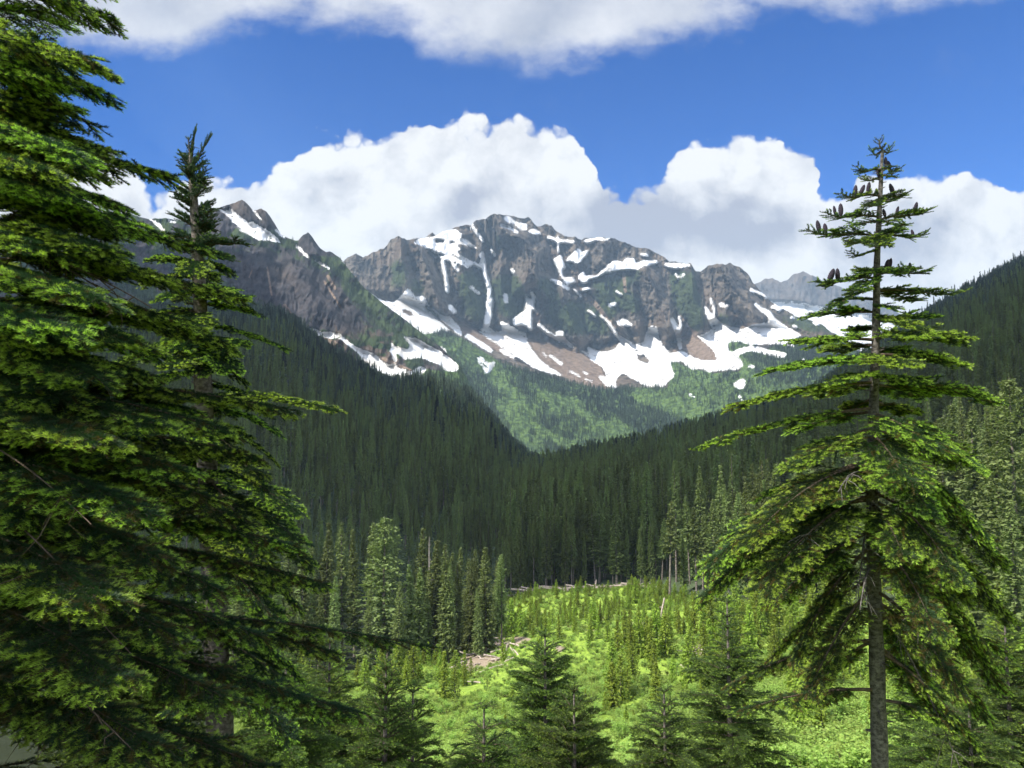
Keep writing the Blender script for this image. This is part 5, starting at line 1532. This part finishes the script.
    for x, y, s in [(854, 191, 1), (859, 190, 1.1), (895, 190, 1), (886, 163, .8), (891, 166, .8), (878, 183, 1.1), (837, 208, .9), (841, 207, 1.2), (914, 206, 1), (896, 210, .8), (886, 216, 1), (820, 227, 1), (826, 225, 1.15), (914, 231, .8),
                    (885, 259, 1), (889, 259, .9), (911, 266, 1), (829, 275, 1.2), (836, 272, 1.25), (907, 311, .7), (868, 196, .9), (861, 196, .8)]:
        i = int(np.argmin((cpx - x) ** 2 + (cpy - y - 3) ** 2))
        o = link('cone', cone_me, root, allc[i] - org + [0, 0, 0.012]); s *= rng.uniform(.8, 1.12); o.scale = (s * .84, s * .84, s * rng.uniform(.9, 1.15)); o.rotation_euler = (rng.normal(0, .13), rng.normal(0, .13), rng.random() * 6)
    # dead, hanging limbs
    for bp, tx, ty, dy in [(600, 960, 768, -.2), (520, 800, 545, -.7), (480, 838, 492, -.9), (560, 935, 640, -.5), (570, 860, 610, -.9), (500, 858, 600, -.5)]:
        c = bough_curve(trunk_at(Q, bp), at(tx, ty, Y + dy), 0.12)
        so = Soup(); V, F = tube(c - org, np.linspace(0.017, 0.004, len(c)), 6); so.add(V, F)
        for k in range(14):
            j = int(rng.integers(3, 13)); d = rng.normal(0, 1, 3); d[2] = -abs(d[2]) * 0.8; d /= np.linalg.norm(d); l_ = rng.uniform(0.1, 0.35)
            V, F = tube([c[j] - org, c[j] - org + d * l_ * 0.5, c[j] - org + d * l_ + np.array([0, 0, -0.04])], [0.005, 0.004, 0.002], 4); so.add(V, F)
        link('dead_limb', so.mesh('dead_limb', [M_BARK_G], True), root)


right_fir()


# ---- the slender fir on the left, its leader forked
def slender_fir():
    rng = np.random.default_rng(33)
    Y = 9.2
    org = at(226, 900, Y)
    gz = float(ground_z(org[0], org[1])); org[2] = gz
    root = empty('slender_fir', org, 'slender dark fir with a forked leaning top and bare trunk low down', 'fir tree')
    pix = [(228, to_px(org[0], org[1], gz - 0.2)[1]), (222, 768), (216, 640), (208, 480), (203, 380), (200, 300), (197, 240), (193, 190), (190, 165), (193, 140)]
    Q = trunk_obj('trunk', pix, Y, 0.17, 0.012, M_BARK, root, org, 60, 130, rng)
    B = [(165, 196, 127, .02, .0, .07), (172, 212, 134, .05, .02, .06), (160, 188, 137, -.05, 0, .05)]
    for py in np.arange(156, 250, 1.9):
        s = 1 if rng.random() < 0.5 else -1
        w = 9 + (py - 150) * 0.16
        B.append((py + 8, 193 + s * w * rng.uniform(0.6, 1.15), py - rng.uniform(0, 5), rng.uniform(-.3, .3), 0.0, .10))
    for t in [(228, 213, 230, .0, .02, .12), (247, 249, 245, .0, .03, .13), (255, 233, 262, -.3, .03, .15), (262, 234, 276, .2, .04, .16), (285, 249, 300, -.2, .05, .2), (290, 256, 313, .1, .05, .18), (300, 247, 300, -.5, .04, .24),
              (305, 261, 316, .3, .05, .2), (325, 288, 350, .0, .06, .2), (340, 240, 345, -.6, .05, .28), (360, 246, 384, .2, .06, .24), (350, 230, 372, -.8, .06, .3), (385, 250, 400, .5, .05, .26),
              (405, 283, 438, .1, .08, .24), (420, 278, 466, .3, .1, .24), (430, 265, 492, -.2, .1, .26), (455, 262, 480, -.6, .1, .3), (400, 338, 412, -1.4, .1, .3), (470, 300, 515, -.9, .1, .34),
              (500, 303, 545, -.6, .12, .36), (505, 290, 520, .3, .1, .3), (515, 312, 568, -.3, .14, .36), (530, 280, 590, -.9, .12, .38), (540, 300, 610, .2, .14, .36), (560, 285, 640, -.5, .14, .38), (480, 260, 560, -1.1, .1, .36), (520, 255, 575, -1.2, .1, .36),
              (262, 150, 262, .2, .04, .16), (275, 140, 285, -.2, .04, .2), (290, 160, 300, -.5, .05, .22), (310, 135, 325, .2, .05, .26), (330, 150, 350, -.5, .06, .28), (345, 120, 365, .4, .06, .3), (370, 140, 392, -.2, .06, .3), (390, 110, 420, .3, .07, .3),
              (410, 140, 440, -.7, .07, .32), (440, 115, 475, .3, .08, .32), (470, 130, 510, -.4, .1, .34), (500, 110, 545, .4, .1, .34), (520, 140, 560, -.8, .1, .34), (560, 110, 620, .2, .12, .36), (600, 130, 660, -.5, .12, .36),
              (620, 300, 680, .4, .12, .36), (640, 320, 720, .1, .14, .38), (660, 290, 740, -.5, .14, .38), (680, 150, 750, -.5, .1, .36)]:
        B.append(t)
    for k in range(30):
        py = rng.uniform(245, 480); a = rng.uniform(-1, 1); B.append((py, 203 + a * (20 + (py - 250) * 0.16), py + 14, rng.choice([-1, 1]) * rng.uniform(.5, 1.2), .05, .2 + (py - 250) * 0.0004))
    for bp, tx, ty, dy, bow, w in B:
        c = bough_curve(trunk_at(Q, bp), at(tx, ty, Y + dy), bow)
        so = make_bough(c - org, rng, width=w * 1.12, step=0.042 if w < .18 else 0.052, nl=0.030, nw=0.006, gap=0.0078, per=4, r0=0.010 + 0.004 * (bp > 300), tip=0.4 if bp < 260 else 0.65, dry=0.0 if bp < 500 else 0.06,
                        bare=0.08, sag=-0.25 if bp < 260 else 0.1, sub=w > .1, young=0.35 if bp < 260 else 1.0)
        link('bough', so.mesh('bough', [M_NEEDLE, M_TWIG]), root)
    for bp, tx, ty, dy in [(600, 240, 690, -.2), (610, 232, 650, -.3), (580, 180, 650, -.3), (620, 190, 700, -.2)]:
        c = bough_curve(trunk_at(Q, bp), at(tx, ty, Y + dy), 0.16)
        so = Soup(); V, F = tube(c - org, np.linspace(0.016, 0.005, len(c)), 6); so.add(V, F); link('dead_limb', so.mesh('dead_limb', [M_BARK_G], True), root)


slender_fir()


# ---- the big fir close on the left, its trunk outside the picture
def big_fir():
    rng = np.random.default_rng(35)
    Y = 5.2
    org = at(-70, 900, Y); gz = float(ground_z(org[0], org[1])); org[2] = gz
    root = empty('big_fir', org, 'big dark fir filling the side of the picture with layered drooping boughs', 'fir tree')
    pix = [(-70, to_px(org[0], org[1], gz - 0.2)[1]), (-68, 768), (-60, 500), (-50, 250), (-42, 0), (-38, -200), (-36, -420)]
    Q = trunk_obj('trunk', pix, Y, 0.24, 0.06, M_BARK, root, org, 50, 80, rng)
    B = [(-30, 118, 24, .1, .12, .26), (-60, 80, 5, -.5, .1, .3), (-10, 70, 30, .6, .1, .3), (30, 62, 52, .0, .08, .3), (45, 115, 97, .0, .12, .24), (70, 100, 128, .3, .1, .22), (60, 60, 80, -.6, .08, .3), (80, 75, 110, .7, .08, .32),
         (95, 60, 150, -.4, .08, .34), (110, 110, 152, .8, .1, .3), (135, 178, 178, .2, .14, .27), (120, 100, 175, -.3, .1, .34), (140, 70, 200, -.9, .1, .38), (160, 122, 205, -.2, .12, .32), (170, 118, 220, .5, .1, .32), (150, 45, 170, -1.3, .1, .4),
         (185, 150, 228, -.6, .12, .34), (205, 208, 248, .1, .15, .30), (200, 110, 250, -.9, .12, .36), (215, 130, 262, .7, .1, .36), (235, 242, 298, .1, .17, .32), (225, 170, 280, -.5, .14, .36), (240, 100, 300, -1.3, .12, .4), (255, 188, 325, -.3, .15, .36),
         (265, 232, 345, .3, .16, .36), (270, 140, 345, -1.0, .14, .4), (290, 165, 356, .6, .12, .38), (300, 100, 380, -1.3, .12, .4), (285, 60, 330, -1.6, .1, .42),
         (360, 232, 432, -.5, .16, .36), (375, 160, 425, -1.1, .14, .40), (370, 200, 412, .3, .14, .32), (365, 300, 412, .2, .16, .24), (390, 110, 440, -1.6, .12, .42), (400, 180, 470, -.8, .16, .40), (405, 260, 458, .4, .16, .34), (415, 215, 500, -.4, .18, .40),
         (420, 140, 510, -1.4, .16, .44), (440, 250, 520, .2, .18, .36), (450, 160, 560, -1.0, .18, .44), (460, 300, 548, .5, .18, .36), (470, 220, 590, -.5, .2, .40), (480, 110, 600, -1.6, .16, .46), (490, 330, 585, .7, .18, .34), (500, 180, 640, -.9, .2, .44),
         (520, 270, 640, .1, .2, .40), (540, 120, 680, -1.5, .18, .46), (545, 340, 655, .6, .2, .34), (560, 230, 700, -.6, .2, .44), (575, 438, 648, .9, .16, .20), (580, 310, 700, .2, .2, .38), (600, 160, 750, -1.2, .18, .46), (620, 370, 715, .7, .2, .36), (640, 270, 770, -.4, .2, .44),
         (660, 330, 790, .3, .2, .36), (700, 200, 850, -1.0, .16, .46)]
    for k in range(20):
        py = rng.uniform(30, 680); B.append((py, rng.uniform(-10, 90), py + rng.uniform(10, 60), rng.choice([-1, 1]) * rng.uniform(.3, 1.4), .1, .42))
    for k in range(22):
        py = rng.uniform(-60, 560); B.append((py, rng.uniform(20, 105 + max(py, 0) * 0.14), py + rng.uniform(35, 75), rng.uniform(-1.2, .9), .12, .44))
    for bp, tx, ty, dy, bow, w in B:
        if rng.random() < 0.03 and tx < 250: continue
        bp = bp + 0.4 * (ty - bp) if ty > bp else bp
        c = bough_curve(trunk_at(Q, bp), at(tx, ty, Y + dy), bow * 0.55)
        so = make_bough(c - org, rng, width=w * 1.1, step=0.046, nl=0.030, nw=0.0042, gap=0.0062, per=4, r0=0.013, tip=0.75, dry=0.05 if bp < 400 else 0.16, bare=0.22, sag=0.28 if bp < 350 else 0.4, young=0.9)
        link('bough', so.mesh('bough', [M_NEEDLE, M_TWIG]), root)
    for k in range(10):          # dead hanging twigs in the shaded inside
        bp = rng.uniform(200, 700); c = bough_curve(trunk_at(Q, bp), at(rng.uniform(10, 190), bp + rng.uniform(60, 170), Y + rng.uniform(-1.6, -.2)), .08)
        so = Soup(); V, F = tube(c - org, np.linspace(0.010, 0.003, len(c)), 5); so.add(V, F)
        for q in range(12):
            j = int(rng.integers(3, 13)); d = rng.normal(0, .6, 3); d[2] = -abs(d[2]) - .3; d /= np.linalg.norm(d); l_ = rng.uniform(0.08, 0.4); a = c[j] - org
            V, F = tube([a, a + d * l_ * 0.5 + rng.normal(0, .02, 3), a + d * l_], [0.004, 0.003, 0.0015], 4); so.add(V, F)
        link('dead_limb', so.mesh('dead_limb', [M_TWIG], True), root)


big_fir()


# ---- an unseen conifer added left of the frame to keep the big fir shaded
for x_, y_, h_, l_ in [(-9.4, -0.4, 12.5, 'unseen conifer added outside the frame to shade the big dark fir')]:
    r = empty('tall_conifer', (x_, y_, float(ground_z(x_, y_)) - 0.2), l_, 'tall conifer')
    r.scale = (h_ / 40 * 1.5, h_ / 40 * 1.5, h_ / 40)
    link('trunk', TALL[0][1], r); link('crown', TALL[0][0], r)


# ---- young firs low in the picture and near brushy conifers
def small_fir(px, top_py, Y, spread, label, seed, coarse=1.0, nwh=12, lean=0.0, el0=0.55, cov=1.0, mat=None, name='young_fir', bottom=None):
    """a young fir standing on the slope; SPREAD is the crown radius at the ground in metres"""
    rng = np.random.default_rng(seed)
    u, v = uv(px, top_py); x = float(u) * Y; gz = float(ground_z(x, Y)); top = float(v) * Y
    org = np.array([x - lean, Y, gz]); H = top - gz
    root = empty(name, org, label, 'young fir')
    hs = np.linspace(0, 1, 14)
    P = np.stack([lean * hs, 0 * hs, hs * H - 0.2 * (hs == 0)], -1)
    so = Soup(); V, F = tube(P, (0.012 + 0.013 * H) * (1 - hs) + 0.008 * coarse, 8); so.add(V, F); link('trunk', so.mesh('trunk', [M_BARK], True), root)
    crown = Soup()
    for k in range(nwh):
        t_ = ((k + 0.4) / nwh) ** 0.8 if bottom is None else bottom + (1 - bottom) * ((k + 0.4) / nwh) ** 0.8
        if k == nwh - 1: t_ = 0.985
        L_ = spread * (1 - t_) ** 0.8 * cov + 0.10 * coarse
        n = 5 if k < nwh - 1 else 4
        a0 = rng.random() * 6.28
        for j in range(n + (rng.random() < .5)):
            az = a0 + 6.28 * j / n + rng.normal(0, .15); l_ = L_ * rng.uniform(.75, 1.12); el = el0 * t_ ** 1.3 + rng.normal(-.06, .08)
            b = np.array([lean * t_, 0, t_ * H]); d = np.array([math.cos(az) * math.cos(el), math.sin(az) * math.cos(el), math.sin(el)])
            c = bough_curve(b, b + d * l_, 0.06 * l_, -0.02)
            s2 = make_bough(c, rng, width=l_ * 0.42, step=max(0.05 * coarse, l_ / 22), nl=0.03 * coarse ** .85, nw=0.007 * coarse, gap=0.011 * coarse, per=3, r0=0.006 * coarse + 0.003 * l_, tip=.6, bare=.05, sag=.15, sub=l_ > .35 * coarse, young=.9)
            for Vv, tt in zip(s2.V, s2.t): pass
            off = 0
            crown_add(crown, s2)
    link('crown', crown.mesh('crown', [mat or M_MEDIUM, M_TWIG]), root)


def crown_add(dst, src):
    base = dst.nv
    dst.V += src.V; dst.t += src.t
    dst.T += [f + base for f in src.T]; dst.tm += src.tm
    dst.Q += [f + base for f in src.Q]; dst.qm += src.qm
    dst.nv += src.nv


small_fir(545, 634, 19.0, 2.1, 'bushy dark young fir with a pointed top low in the middle of the picture', 51, 2.0, 17, el0=.5)
small_fir(574, 690, 15.0, 1.5, 'thin young fir with long upswept limbs right of the bushy dark one', 52, 1.6, 10, el0=.75)
small_fir(484, 706, 8.5, 0.75, 'small young fir with a stout upright leader, left of the bushy dark one', 53, 1.0, 9, el0=.35)
small_fir(386, 668, 8.0, 0.62, 'narrow dark sapling beside the long shaded bough', 54, 1.0, 15, el0=.7)
small_fir(413, 690, 11.0, 0.75, 'slim sapling between the shaded bough and the small young fir', 55, 1.3, 11, el0=.5)
small_fir(727, 600, 24.0, 2.3, 'tall sunlit young fir left of the grey trunk of the cone-bearing fir', 56, 2.4, 18, el0=.45)
small_fir(664, 690, 22.0, 1.8, 'bright bushy young fir between the dark one and the tall sunlit one', 57, 2.4, 12, el0=.45)
small_fir(930, 640, 27.0, 2.5, 'young fir in the bright thicket right of the grey trunk', 60, 2.6, 14, el0=.4)
small_fir(1004, 610, 30.0, 2.8, 'dark young fir in the thicket at the lower picture edge', 61, 2.8, 16, el0=.4)
small_fir(968, 690, 20.0, 1.9, 'low young fir in front of the thicket near the lower picture edge', 62, 2.2, 11, el0=.4)
small_fir(330, 640, 16.0, 1.6, 'bright young fir behind the slender fir', 63, 1.8, 12, el0=.4)
small_fir(286, 660, 12.5, 1.5, 'young fir in the gap right of the slender trunk', 64, 1.5, 11, el0=.4)
small_fir(150, 600, 13.0, 2.0, 'sunlit young fir seen through the gaps of the big dark fir', 65, 1.6, 13, el0=.4)
